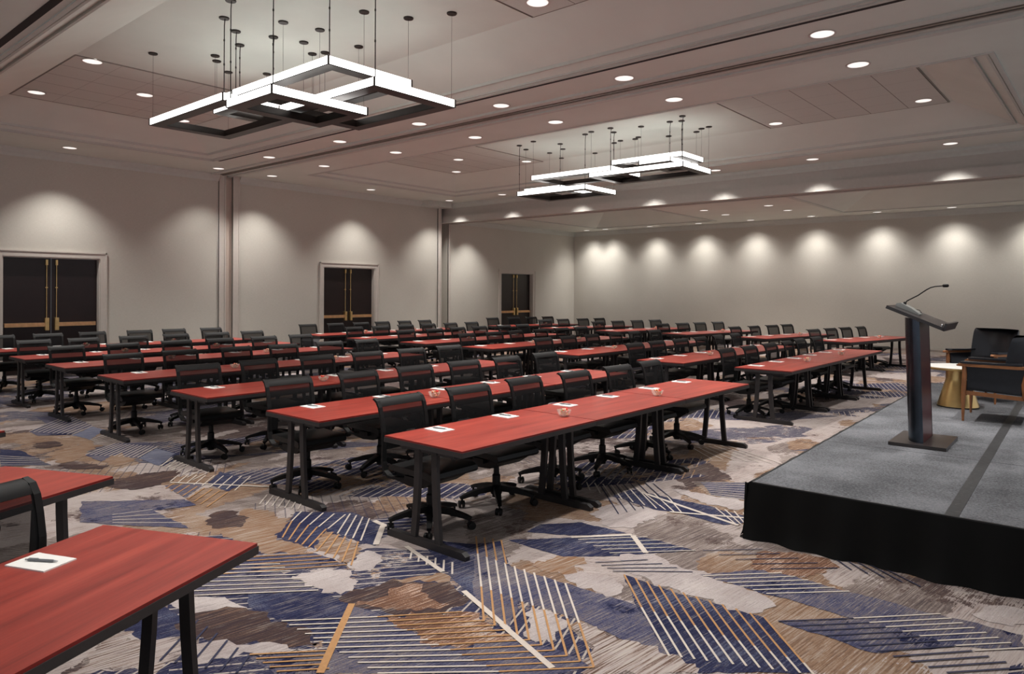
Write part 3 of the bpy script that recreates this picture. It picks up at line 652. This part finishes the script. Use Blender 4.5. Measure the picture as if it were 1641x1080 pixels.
for y, nm in ((8.13, 'before the divider track'), (9.50, 'just beyond the divider track'), (15.60, 'in front of the dropped beam')):
    for i, x in enumerate(XS):
        add_downlight(x, y, ZC, 'downlight, %s out from the door wall, row %s' % (ORD[i], nm), sub='downlights '+nm)
for i, x in enumerate(XS[3:]):  # whole row out of view, added to light the near tables
    add_downlight(x, 1.95, ZC, 'unseen added downlight, %s of the row over the angled tables, near end' % ORD[i], sub='unseen added downlights over the angled tables')
add_downlight(XS[0], 5.04, ZC, 'round recessed downlight in the ceiling border above the first double doors')
add_downlight(XS[0], 12.55, ZC, 'round recessed downlight in the ceiling border above the second double doors')
k = 1.151
for x, y, nm in ((-11.97, 3.30, 'first tile field, corner by the coffer edge line'), (-9.80, 3.30, 'first tile field, its top corner'),
                 (-10.89, 4.36, 'middle of the first tile field'), (-12.05, 5.43, 'first tile field, seen through a chandelier frame'),
                 (-4.41, 5.44, 'second tile field, cut by the top of the picture')):
    add_downlight(x*k, y*k, ZT-0.011, 'recessed downlight, %s' % nm, sub='downlights in the first tray')
for i, (x, y) in enumerate(((-4.41, 3.30), (-2.30, 3.30), (-3.35, 4.36), (-2.25, 5.44))):  # out of view in the first coffer, added for their light
    add_downlight(x*k, y*k, ZT-0.011, 'unseen added downlight, %s of the far tile field over the stage front' % ORD[i], sub='downlights in the first tray')
for x, y, nm in ((-10.96, 10.84, 'upper of the pair in the tile field by the door wall'), (-12.11, 11.91, 'lower of the pair in the tile field by the door wall'),
                 (-9.96, 11.93, 'behind the far chandelier wires, at a tile corner'), (-4.49, 11.89, 'in the tile field over the stage, end toward chandelier'),
                 (-2.29, 11.84, 'in the tile field over the stage, end away from chandelier')):
    add_downlight(x*k, y*k, ZT-0.011, 'recessed downlight %s' % nm, sub='downlights in the second tray')
for x, y, nm in ((-9.39, 19.33, 'front one of the pair toward the door wall'), (-9.39, 20.8, 'rear one of the pair toward the door wall'), (-7.49, 19.35, 'front one of the pair toward the stage'),
                 (-7.49, 20.8, 'rear one of the pair toward the stage'), (-4.43, 17.3, 'beside the beam, third from the stage side'), (-2.34, 17.3, 'beside the beam, nearer the stage side'), (-11.99, 17.3, 'beside the beam, behind the far chandelier')):
    add_downlight(x, y, Z3, 'small downlight in the low far ceiling, %s' % nm, 0.8, sub='downlights in the far bay')
add_downlight(-16.2, 17.2, Z3, 'small downlight in the low far ceiling, in the corner past the beam', 0.8, sub='downlights in the far bay')
for i, x in enumerate((-16.0, -15.14, -13.21, -11.3, -9.44, -7.5, -5.61, -3.71, -1.8)):
    add_downlight(x, 22.85, Z3, 'small wall washer, %s from the corner, along the back wall' % ORD[i], 0.24, 42, 1.0, sub='wall washers along the back wall', tilt=math.radians(8), spill=0.30)

# ================================================================== chandeliers
def chandelier(name_label, frames):
    frames = [tuple(v*1.151 for v in f) for f in frames]
    xs = [f[0] for f in frames]+[f[1] for f in frames]; ys = [f[2] for f in frames]+[f[3] for f in frames]
    cx, cy = (min(xs)+max(xs))/2, (min(ys)+max(ys))/2
    root = setp(empty('chandelier', (cx, cy, ZT)), name_label, 'chandelier', 'square frame chandeliers')
    h, wd = 0.09, 0.155
    for fi, (x0, x1, y0, y1, z) in enumerate(frames):
        x0 -= cx; x1 -= cx; y0 -= cy; y1 -= cy; z1 = z+EYE-ZT; z0 = z1-h
        bm = BM()                                        # dark channel: bottom plate, inner wall, corner posts
        ring(bm, x0, x1, y0, y1, wd, z0-0.006, z0+0.004); ring(bm, x0+wd-0.012, x1-wd+0.012, y0+wd-0.012, y1-wd+0.012, 0.012, z0, z1-0.02)
        ring(bm, x0+0.05, x1-0.05, y0+0.05, y1-0.05, wd-0.06, z1-0.02, z1-0.005)
        for px in (x0, x1):
            for py in (y0, y1): box(bm, px-0.008, px+0.008, py-0.008, py+0.008, z0, z1+0.003)
        fr = obj('frame', bm, M['fixture'], root)
        g = 0.012
        for (a0, a1, b0, b1) in ((x0+g, x1-g, y0, y0+0.045), (x0+g, x1-g, y1-0.045, y1), (x0, x0+0.045, y0+g, y1-g), (x1-0.045, x1, y0+g, y1-g)):
            bm = BM(); box(bm, a0, a1, b0, b1, z0+0.004, z1); obj('diffuser', bm, M['diffuser'], fr)
        for ci, (px, py) in enumerate(((x0, y0), (x1, y0), (x0, y1), (x1, y1))):
            qx = px+(0.03 if px == x0 else -0.03); qy = py+(0.03 if py == y0 else -0.03)
            bm = BM(); lathe(bm, [(0.055, -0.018), (0.06, -0.012), (0.06, 0.0)], 18, Matrix.Translation((qx, qy, 0))); obj('canopy', bm, M['fixture'], root)
            cable = ci == 1 or (ci == 0 and fi in (1, 3))
            bm = BM()
            if cable:
                tube(bm, [(qx+0.02, qy, -0.015), (qx+0.006, qy, -0.1), (qx+0.004, qy, z1*0.55), (qx+0.006, qy, z1)], 0.0055, 6)
                for t in (0.3, 0.62): lathe(bm, [(0.009, z1*t-.012), (0.009, z1*t+.012)], 6, Matrix.Translation((qx+0.004, qy, 0)))
                obj('power_cord', bm, M['slot'], root)
            else:
                tube(bm, [(qx, qy, -0.015), (qx, qy, z1-0.003)], 0.0018, 5); obj('suspension_wire', bm, M['fixture'], root)
chandelier('large chandelier of staggered glowing rectangular frames hanging over the near tables',
    [(-8.95, -7.16, 3.64, 4.64, 2.06), (-7.48, -5.68, 3.91, 4.93, 2.20), (-6.84, -5.24, 4.10, 5.13, 1.96), (-6.73, -5.90, 3.46, 4.53, 1.87), (-8.63, -7.27, 4.27, 5.0, 2.27), (-8.45, -7.81, 4.16, 5.2, 2.33)])
chandelier('far chandelier of staggered glowing rectangular frames hanging beyond the ceiling divider track',
    [(-8.58, -6.80, 10.42, 11.40, 2.19), (-9.03, -7.42, 10.54, 11.55, 1.94), (-9.18, -8.27, 10.92, 12.15, 2.05), (-6.98, -5.60, 10.72, 11.50, 2.34), (-7.27, -5.44, 10.44, 11.45, 2.115), (-6.38, -5.78, 10.65, 11.67, 2.27)])

# ================================================================== furniture prototypes
TW, TL, TH = 0.79, 1.525, 0.72
def make_table():
    root = empty('training_table')
    bm = BM(); box(bm, -TW/2+.004, TW/2-.004, -TL/2+.004, TL/2-.004, TH-0.012, TH); top = obj('table_top', bm, [M['cherry'], M['cherry_edge']], root, bevel=0.003)
    for p in top.data.polygons:
        if abs(p.normal.z) < 0.3: p.material_index = 1
    bm = BM(); box(bm, -TW/2, TW/2, -TL/2, TL/2, TH-0.045, TH-0.012); obj('edge_band', bm, M['edge'], root, bevel=0.006)
    bm = BM()
    for s in (-1, 1): box(bm, s*0.25-0.02, s*0.25+0.02, -TL/2+0.06, TL/2-0.06, TH-0.085, TH-0.045)
    for s in (-1, 1): box(bm, -0.27, 0.27, s*(TL/2-0.075)-0.03, s*(TL/2-0.075)+0.03, TH-0.075, TH-0.045)
    obj('under_frame', bm, M['leg'], root)
    for e in (-1, 1):
        y = e*(TL/2-0.055)
        bm = BM(); prism(bm, [(-0.39, 0.0), (0.39, 0.0), (0.395, 0.03), (0.36, 0.05), (-0.36, 0.05), (-0.395, 0.03)], y-0.022, y+0.022, 'Y'); obj('foot', bm, M['leg'], root, bevel=0.005)
        for s in (-1, 1):
            path = [(s*0.125, y, 0.04), (s*0.112, y, 0.16), (s*0.098, y, 0.32), (s*0.088, y, 0.5), (s*0.085, y, TH-0.05)]
            bm = BM(); strip(bm, path, [.026]*5, (1, 0, 0), 0.03); obj('leg', bm, M['leg'], root, bevel=0.005)
    return root
def make_chair():
    root = empty('task_chair')
    bm = BM(); prism(bm, [(-.20, .435), (.18, .425), (.245, .412), (.262, .43), (.25, .46), (.21, .474), (.05, .470), (-.17, .478), (-.205, .465)], -.235, .235, 'Y')
    obj('seat', bm, M['seat'], root, bevel=0.02, smooth=True)
    bm = BM(); prism(bm, [(-.19, .345), (-.05, .325), (.10, .335), (.19, .39), (.19, .43), (-.19, .435)], -.17, .17, 'Y'); box(bm, -.06, .06, -.21, .21, .375, .41); obj('seat_mechanism', bm, M['plastic'], root, bevel=0.012)
    for s in (-1, 1):
        path = [(-.02, s*.185, .392), (-.14, s*.19, .372), (-.225, s*.2, .372), (-.27, s*.208, .41), (-.285, s*.212, .48), (-.278, s*.216, .60), (-.28, s*.219, .70), (-.298, s*.221, .80), (-.318, s*.222, .875), (-.345, s*.222, .918), (-.385, s*.22, .936)]
        bm = BM(); strip(bm, path, [.016, .02, .022, .022, .02, .018, .017, .016, .016, .016, .012], (0, 1, 0), .018); obj('back_frame', bm, M['back'], root, bevel=0.004)
    path = [(-.278, 0, .49), (-.272, 0, .57), (-.272, 0, .65), (-.278, 0, .72), (-.294, 0, .80), (-.308, 0, .85), (-.322, 0, .892)]
    bm = BM(); rows = []
    for p in path: rows.append([bm.verts.new((p[0]-0.022*(1-abs(k)/3)**1.0*0.6, k*.0685, p[2])) for k in (-3, -2, -1, 0, 1, 2, 3)])
    for a, b in zip(rows, rows[1:]):
        for k in range(6): bm.faces.new((a[k], a[k+1], b[k+1], b[k]))
    obj('back_mesh', bm, M['mesh'], root, smooth=True)
    path = [(-.319, 0, .880), (-.326, 0, .894), (-.336, 0, .909), (-.352, 0, .924), (-.375, 0, .933), (-.400, 0, .933), (-.416, 0, .925)]
    bm = BM(); strip(bm, path, [.222, .228, .232, .232, .226, .22, .212], (0, 1, 0), [.006, .009, .011, .012, .011, .009, .006]); obj('top_roll', bm, M['back'], root, smooth=True)
    bm = BM(); strip(bm, [(-.300, 0, .56), (-.296, 0, .60), (-.296, 0, .64)], .2, (0, 1, 0), .012); obj('lumbar_bar', bm, M['plastic'], root)
    bm = BM(); lathe(bm, [(.034, .06), (.034, .24), (.024, .25), (.024, .375)], 12); obj('gas_column', bm, M['plastic'], root, smooth=True)
    bm = BM(); lathe(bm, [(.045, .085), (.05, .1), (.05, .155), (.038, .168)], 14)
    for k in range(5):
        a = 2*PI*k/5; d = Vector((math.cos(a), math.sin(a), 0)); s = Vector((-d.y, d.x, 0))
        strip(bm, [d*.03+Vector((0, 0, .138)), d*.15+Vector((0, 0, .124)), d*.27+Vector((0, 0, .096)), d*.315+Vector((0, 0, .080))], [.030, .025, .019, .015], s, [.05, .042, .03, .022])
    base = obj('star_base', bm, M['plastic'], root)
    for k in range(5):
        a = 2*PI*k/5; T = Matrix.Translation((math.cos(a)*.30, math.sin(a)*.30, 0)) @ Matrix.Rotation(a+0.7+k*1.3, 4, 'Z') @ Matrix.Translation((.018, 0, 0))
        bm = BM()
        for s in (-1, 1): lathe(bm, [(.010, s*.008), (.027, s*.009), (.029, s*.014), (.027, s*.024), (.008, s*.025)], 14, T @ Matrix.Translation((0, 0, .029)) @ Matrix.Rotation(PI/2, 4, 'X'))
        lathe(bm, [(.009, .03), (.009, .08)], 8, T @ Matrix.Translation((-.018, 0, 0))); box(bm, -.02, .02, -.008, .008, .03, .052, M=T)
        obj('caster', bm, M['plastic'], base, smooth=True)
    return root
def make_pad():
    root = empty('notepad')
    bm = BM(); box(bm, -.095, .095, -.067, .067, 0, .005); obj('sheets', bm, M['paper'], root)
    bm = BM(); box(bm, -.097, -.083, -.0675, .0675, 0, .0056); obj('binding', bm, M['paper'], root)
    return root
def make_pen():
    root = empty('ballpoint_pen')
    RY = Matrix.Translation((0, 0, .0052)) @ Matrix.Rotation(PI/2, 4, 'Y')
    bm = BM(); lathe(bm, [(.0045, -.055), (.0052, -.05), (.0052, .045), (.004, .052)], 10, RY); obj('barrel', bm, M['pen'], root, smooth=True)
    bm = BM(); lathe(bm, [(.004, .052), (.0012, .068)], 10, RY); lathe(bm, [(.003, -.066), (.003, -.055)], 8, RY); obj('tip', bm, M['pen_tip'], root)
    bm = BM(); box(bm, -.05, -.012, -.0015, .0015, .010, .0125); obj('clip', bm, M['pen_tip'], root)
    return root
def make_bowl():
    bm = BM(); n = 24
    lathe(bm, [(.028, 0), (.034, .004), (.050, .022), (.058, .045), (.060, .055), (.057, .055), (.054, .044), (.046, .024), (.026, .008)], n)
    return obj('candy_bowl', bm, M['glass'], None, smooth=True)
def make_candy():
    bm = BM(); r = random.Random(3)
    for i in range(26):
        a = r.uniform(0, 2*PI); q = 0.034*math.sqrt(r.random()); z = .017+.0175*(i//9)+r.uniform(0, .004)
        T = Matrix.Translation((q*math.cos(a), q*math.sin(a), z)) @ Matrix.Rotation(r.uniform(0, 6), 4, 'Z') @ Matrix.Rotation(r.uniform(-.6, .6), 4, 'X')
        lathe(bm, [(.003, -.011), (.0085, -.006), (.0095, 0), (.0085, .006), (.003, .011)], 8, T @ Matrix.Rotation(PI/2, 4, 'X'))
    return obj('wrapped_candies', bm, M['candy'], None, smooth=True)
P = {'table': [make_table(), False], 'chair': [make_chair(), False], 'pad': [make_pad(), False], 'pen': [make_pen(), False], 'bowl': [make_bowl(), False], 'candy': [make_candy(), False]}
CAT = {'table': 'table', 'chair': 'chair', 'pad': 'notepad', 'pen': 'pen', 'bowl': 'bowl', 'candy': 'candy'}
def place(kind, loc, rz, label, group):
    root, used = P[kind]
    if not used: o = root; P[kind][1] = True; o.location = loc; o.rotation_euler = (0, 0, rz)
    else: o = copy_tree(root, loc, rz)
    o['label'] = label; o['category'] = CAT[kind]; o['group'] = group
    return o
ROW = ['front', 'second', 'third', 'fourth', 'fifth', 'sixth', 'seventh']
def row_of_tables(block, ri, corner, rz, ntab, seats, ydir=1, bowls=(), pens=True, pads=True, skip=()):
    """corner: front end corner of the row; tables run on along `along`, chairs stand behind"""
    f = Vector((math.cos(rz), math.sin(rz), 0)); al = Vector((-math.sin(rz), math.cos(rz), 0))*ydir
    c0 = Vector((corner[0], corner[1], 0)); rw = ROW[ri]+' row'
    for k in range(ntab):
        c = c0 + al*(TL+.004)*(k+.5) - f*TW/2
        nm = 'red cherry training table, %s from the %s, %s of the %s' % (ORD[k], 'aisle end' if ydir < 0 else 'near end', rw, block)
        t = place('table', c, rz, nm, 'training tables in the '+block)
        if block == 'middle block' and ri == 6 and k == 0:
            bm = BM(); strip(bm, [(0, -TL/2+.03, TH-.05), (0, -TL/2-.005, .58), (0, -TL/2+.02, .46)], [.37, .34, .30], (1, 0, 0), .006); obj('end_panel', bm, M['liner'], t)
    step = ntab*(TL+.004)/seats
    for s in range(seats):
        if s in skip: continue
        u = (s+.5)*step; pos = '%s from the %s' % (ORD[s], 'aisle end' if ydir < 0 else 'near end')
        p = c0 + al*(u+R.uniform(-.035, .035)) - f*(0.715+R.uniform(-.03, .03))
        ch = place('chair', p, rz+R.uniform(-.07, .07), 'black mesh task chair, %s, %s of the %s' % (pos, rw, block), 'task chairs in the '+block)
        for q in ch.children:
            if q.name.startswith('star_base'): q.rotation_euler = (0, 0, R.uniform(0, 2*PI))
        if pads:
            p = c0 + al*(u+.03+R.uniform(-.03, .03)) - f*(0.655+R.uniform(-.015, .015)); p.z = TH
            place('pad', p, rz+R.uniform(-.06, .06), 'white notepad, seat %s, %s of the %s' % (pos, rw, block), 'notepads in the '+block)
            if pens:
                p2 = p.copy(); p2.z = TH+.0052
                place('pen', p2, rz+.25+R.uniform(-.15, .15), 'grey pen on the notepad %s, %s of the %s' % (pos, rw, block), 'pens in the '+block)
    for bi, u in enumerate(bowls):
        p = c0 + al*u - f*(0.29+R.uniform(-.02, .02)); p.z = TH
        place('bowl', p, 0, 'small glass candy bowl, %s from the near end, %s of the %s' % (ORD[bi], rw, block), 'candy bowls')
        p = p.copy(); p.z = TH+.004
        o = place('candy', p, R.uniform(0, 6), 'wrapped red and green candies in the %s bowl, %s of the %s' % (ORD[bi], rw, block), 'candies'); o['kind'] = 'stuff'
NX = [-3.24, -4.83, -6.68, -8.67, -10.58, -12.28, -14.05]
MX = [-3.34, -4.90, -6.77, -8.67, -10.44, -12.22, -14.02]
FX = [(-4.42, 15.98), (-6.17, 15.85), (-8.20, 15.98), (-10.15, 15.90), (-12.05, 15.86), (-14.0, 15.75)]
for i, x in enumerate(NX):
    row_of_tables('near block', i, (x, 3.25), 0, 3, 6, 1, bowls=(1.49, 3.05), pens=i < 6)
for i, x in enumerate(MX):
    row_of_tables('middle block', i, (x, 9.46), 0, 3, 6, 1, bowls=(1.5, 3.1), pens=i < 3)
for i, (x, y) in enumerate(FX):
    row_of_tables('far block', i, (x, y), math.radians(-11), 2, 4, 1, bowls=(1.9,), pens=False)
for i, (x, y) in enumerate(((-2.69, 1.53), (-4.25, 1.55), (-6.21, 1.53))):
    row_of_tables('angled block', i, (x, y), math.radians(24.5), 1, 2, -1, pens=i < 1, pads=i < 1, skip=(1,) if i == 0 else (0, 1))

# ================================================================== stage
SH = 0.40; SR = math.radians(1.9)
stage = setp(empty('stage_platform', (-2.03, 4.97, 0), SR), 'low black skirted stage platform with grey carpet decks', 'stage')
SW, SL, PY, PX = 5.0, 7.32, 1.83, 1.225
for j in range(4):
    for i in range(4):
        x0, x1 = i*PX, min((i+1)*PX, SW); y0, y1 = j*PY, (j+1)*PY
        bm = BM(); box(bm, x0+.005, x1-.005, y0+.005, y1-.005, SH-.09, SH); obj('deck_panel', bm, M['stage'], stage, bevel=0.003)
bm = BM(); box(bm, -.012, 0.003, -.012, SL+.012, SH-.05, SH+.002); box(bm, -.012, SW, -.012, .003, SH-.05, SH+.002); box(bm, -.012, SW, SL-.003, SL+.012, SH-.05, SH+.002); obj('edge_trim', bm, M['stagetrim'], stage)
bm = BM(); box(bm, PX-.038, PX+.038, -.005, SL, SH+.0008, SH+.0022); obj('gaffer_tape', bm, M['tape'], stage)
def skirt(p, q, nrm, n):
    bm = BM(); p, q, nrm = Vector(p), Vector(q), Vector(nrm); r = random.Random(n); rows = []
    ph = [r.uniform(0, 6) for _ in range(6)]
    hs = [SH-.004, SH-.06, .26, .13, .05, 0.003]; amp = [.004, .008, .014, .019, .026, .03]; off = [.022, .027, .033, .039, .046, .056]
    for hi, h in enumerate(hs):
        row = []
        for k in range(n+1):
            t = k/n; d = (q-p).length*t
            wv = math.sin(d*21+ph[0]+.6*math.sin(d*2.3+ph[1])+hi*.15)*.6+math.sin(d*9+ph[2]+hi*.3)*.5
            e = 1.0
            row.append(bm.verts.new(p+(q-p)*t+nrm*(off[hi]+amp[hi]*wv*e)+Vector((0, 0, h))))
        rows.append(row)
    for a, b in zip(rows, rows[1:]):
        for k in range(n): bm.faces.new((a[k], a[k+1], b[k+1], b[k]))
    return obj('skirt', bm, M['skirt'], stage, smooth=True)
skirt((-.045, -.0, 0), (SW, 0, 0), (0, -1, 0), 420)
skirt((0, -.045, 0), (0, SL, 0), (-1, 0, 0), 520)

# ================================================================== lectern
Z = SH
lec = setp(empty('lectern', (-1.40, 7.33, Z+.002), math.radians(1.5)), 'tall dark lectern with slanted top standing on the stage', 'lectern')
bm = BM(); box(bm, -.225, .225, -.33, .33, .0, .028); obj('base_plate', bm, M['podium'], lec, bevel=0.006)
LZ = 1.07; lean = -.035
def leanM(bm):
    for v in bm.verts: v.co.x += lean*(v.co.z-.028)/LZ
arcp = [(.02, -.23)]+[(.02-.135*math.sin(a)**.8, -.23*math.cos(a)) for a in [PI*k/16 for k in range(1, 16)]]+[(.02, .23)]
bm = BM(); prism(bm, arcp[::-1], .028, LZ+.06, 'Z')
leanM(bm); obj('column', bm, M['alu'], lec, smooth=True)
bm = BM(); box(bm, .0205, .034, -.222, .222, .03, LZ+.02); leanM(bm); obj('column_panel', bm, M['panel'], lec, bevel=0.003)
bm = BM(); box(bm, .012, .036, -.236, -.224, .028, LZ+.03); box(bm, .012, .036, .224, .236, .028, LZ+.03); leanM(bm); obj('corner_strip', bm, M['alu'], lec)
sl = math.atan2(.185, .44); TM = Matrix.Translation((-.025, 0, 1.135)) @ Matrix.Rotation(sl, 4, 'Y')
bm = BM(); box(bm, -.245, .245, -.315, .315, -.014, .014, M=TM); obj('reading_top', bm, M['podium'], lec, bevel=0.004)
bm = BM(); box(bm, .232, .25, -.315, .315, -.014, .055, M=TM); obj('paper_stop', bm, M['podium'], lec, bevel=0.004)
bm = BM()
for s in (-1, 1): lathe(bm, [(.009, .0), (.009, .02), (.005, .024)], 10, TM @ Matrix.Translation((.215, s*.285, .012)))
obj('cap_screw', bm, M['chrome'], lec)
# gooseneck microphone lying on the lectern top
mic = setp(empty('microphone', (-1.535, 7.29, 0)), 'gooseneck microphone on a small grey base at the lectern top', 'microphone')
top_z = lambda x: SH+.002+1.135+.0165-(x+1.425)*math.tan(sl)   # height of the reading top at world x
bz = top_z(-1.535)
MM = Matrix.Translation((0, 0, bz+.002)) @ Matrix.Rotation(sl, 4, 'Y')
bm = BM(); prism(bm, [(-.09, 0), (.12, 0), (.12, .012), (.04, .034), (-.06, .046), (-.09, .03)], -.06, .06, 'Y')
for v in bm.verts: v.co = MM @ v.co
obj('mic_base', bm, M['micbase'], mic, bevel=0.008, smooth=True)
g0 = MM @ Vector((-.035, 0, .042)); d = Vector((0, 0, 0))
gp = [g0, g0+Vector((.018, 0, .03)), Vector((.09, .006, 1.735)), Vector((.155, .01, 1.785)), Vector((.19, .012, 1.806)), Vector((.225, .015, 1.816)), Vector((.29, .02, 1.822))]
bm = BM(); tube(bm, gp, .0055, 8); lathe(bm, [(.014, -.004), (.014, .012), (.008, .022)], 10, Matrix.Translation(g0)); obj('gooseneck', bm, M['slot'], mic, smooth=True)
bm = BM(); lathe(bm, [(.006, 0), (.013, .006), (.015, .02), (.015, .042), (.009, .05)], 12, Matrix.Translation((.28, .02, 1.822)) @ Matrix.Rotation(PI/2-.05, 4, 'Y')); obj('mic_head', bm, M['slot'], mic, smooth=True)
bm = BM(); tube(bm, [MM @ Vector(p) for p in ((.09, .02, .012), (.11, .06, .02), (.08, .10, .03), (.03, .11, .02), (.02, .075, .006))], .003, 6); obj('mic_cord', bm, M['slot'], mic, smooth=True)

# ================================================================== lounge set on the stage
st = setp(empty('side_table', (-1.535, 9.93, Z+.002)), 'round white-topped side table on a flared gold pedestal', 'side table')
bm = BM(); lathe(bm, [(.222, 0), (.222, .012)], 40); obj('plinth', bm, M['slot'], st)
bm = BM(); lathe(bm, [(.218, .012), (.214, .03), (.165, .20), (.135, .30), (.128, .33), (.128, .452)], 40); obj('pedestal', bm, M['gold'], st, smooth=True)
bm = BM(); lathe(bm, [(.365, .452), (.37, .456), (.37, .474), (.365, .476)], 48); obj('rim', bm, M['gold'], st, smooth=True)
bm = BM(); lathe(bm, [(.362, .4765), (.364, .478), (.364, .482), (.362, .484)], 48); obj('table_top', bm, M['marble'], st)
def armchair(loc, rz, label):
    r = setp(empty('armchair', loc, rz), label, 'armchair', 'leather armchairs on the stage')
    for s in (-1, 1):
        bm = BM(); tube(bm, [(.275, s*.335, 0), (.27, s*.335, .30), (.262, s*.335, .50), (.265, s*.335, .585)], [.011, .022, .024, .02], 10); obj('front_leg', bm, M['walnut'], r, smooth=True)
        bm = BM(); tube(bm, [(-.40, s*.325, 0), (-.33, s*.33, .16), (-.265, s*.335, .30), (-.255, s*.335, .42), (-.285, s*.33, .59)], [.012, .019, .025, .023, .018], 10); obj('rear_leg', bm, M['walnut'], r, smooth=True)
        bm = BM(); strip(bm, [(.335, s*.335, .588), (.315, s*.335, .594), (.1, s*.34, .593), (-.2, s*.34, .59), (-.30, s*.325, .592), (-.335, s*.28, .60)], [.016, .026, .024, .024, .024, .02], (0, 1, 0), [.012, .028, .03, .03, .03, .03]); obj('arm_rail', bm, M['walnut'], r, bevel=0.007, smooth=True)
        bm = BM(); strip(bm, [(.30, s*.322, .618), (.27, s*.318, .622), (0, s*.315, .618), (-.24, s*.305, .622)], [.02, .05, .048, .045], (0, 1, 0), .02); obj('arm_pad', bm, M['leather'], r, bevel=0.007, smooth=True)
        bm = BM(); prism(bm, [(.25, .575), (.235, .36), (-.225, .315), (-.265, .45), (-.27, .58)], s*.318 - .012, s*.318+.012, 'Y'); obj('side_panel', bm, M['leather'], r, bevel=0.006, smooth=True)
    bm = BM(); prism(bm, [(.27, .33), (.28, .40), (.25, .425), (0, .42), (-.25, .39), (-.26, .30)], -.30, .30, 'Y'); obj('seat', bm, M['leather'], r, bevel=0.025, smooth=True)
    bm = BM(); box(bm, .24, .262, -.32, .32, .27, .325); box(bm, -.262, -.24, -.32, .32, .255, .30)
    for s in (-1, 1): strip(bm, [(.26, s*.32, .30), (-.26, s*.32, .275)], .02, (0, 0, 1), .02)
    obj('under_frame', bm, M['walnut'], r)
    bm = BM(); rows = []; n = 14; th = .075                     # curved padded backrest
    for h, lean_, ee in ((.50, -.005, .02), (.515, -.012, .004), (.56, -.02, 0), (.66, -.035, -.006), (.78, -.055, -.006), (.85, -.068, 0), (.885, -.077, .006), (.90, -.08, .022)):
        row = []
        for side in (0, 1):
            rr = range(n+1) if side == 0 else range(n, -1, -1)
            for k in rr:
                t = -1+2*k/n; e = ee+(.018*abs(t)**8)
                x = -.275+lean_+.16*abs(t)**2.6 + ((th-e) if side == 0 else e)*(1-.2*abs(t)**4); y = .30*t*(1-.02*side)*(1-max(0, ee)*1.2)
                row.append(bm.verts.new((x, y, h)))
        rows.append(row)
    m = len(rows[0])
    for a, b in zip(rows, rows[1:]):
        for k in range(m): bm.faces.new((a[k], a[(k+1) % m], b[(k+1) % m], b[k]))
    bm.faces.new(rows[0][::-1]); bm.faces.new(rows[-1])
    obj('backrest', bm, M['leather'], r, smooth=True)
    return r
armchair((-1.06, 9.2, Z+.002), PI+.035, 'walnut and black leather armchair seen side-on, beside the gold table')
armchair((-1.36, 10.84, Z+.002), math.radians(-122), 'walnut and black leather armchair behind the gold table, padded back showing')
bpy.context.view_layer.update()
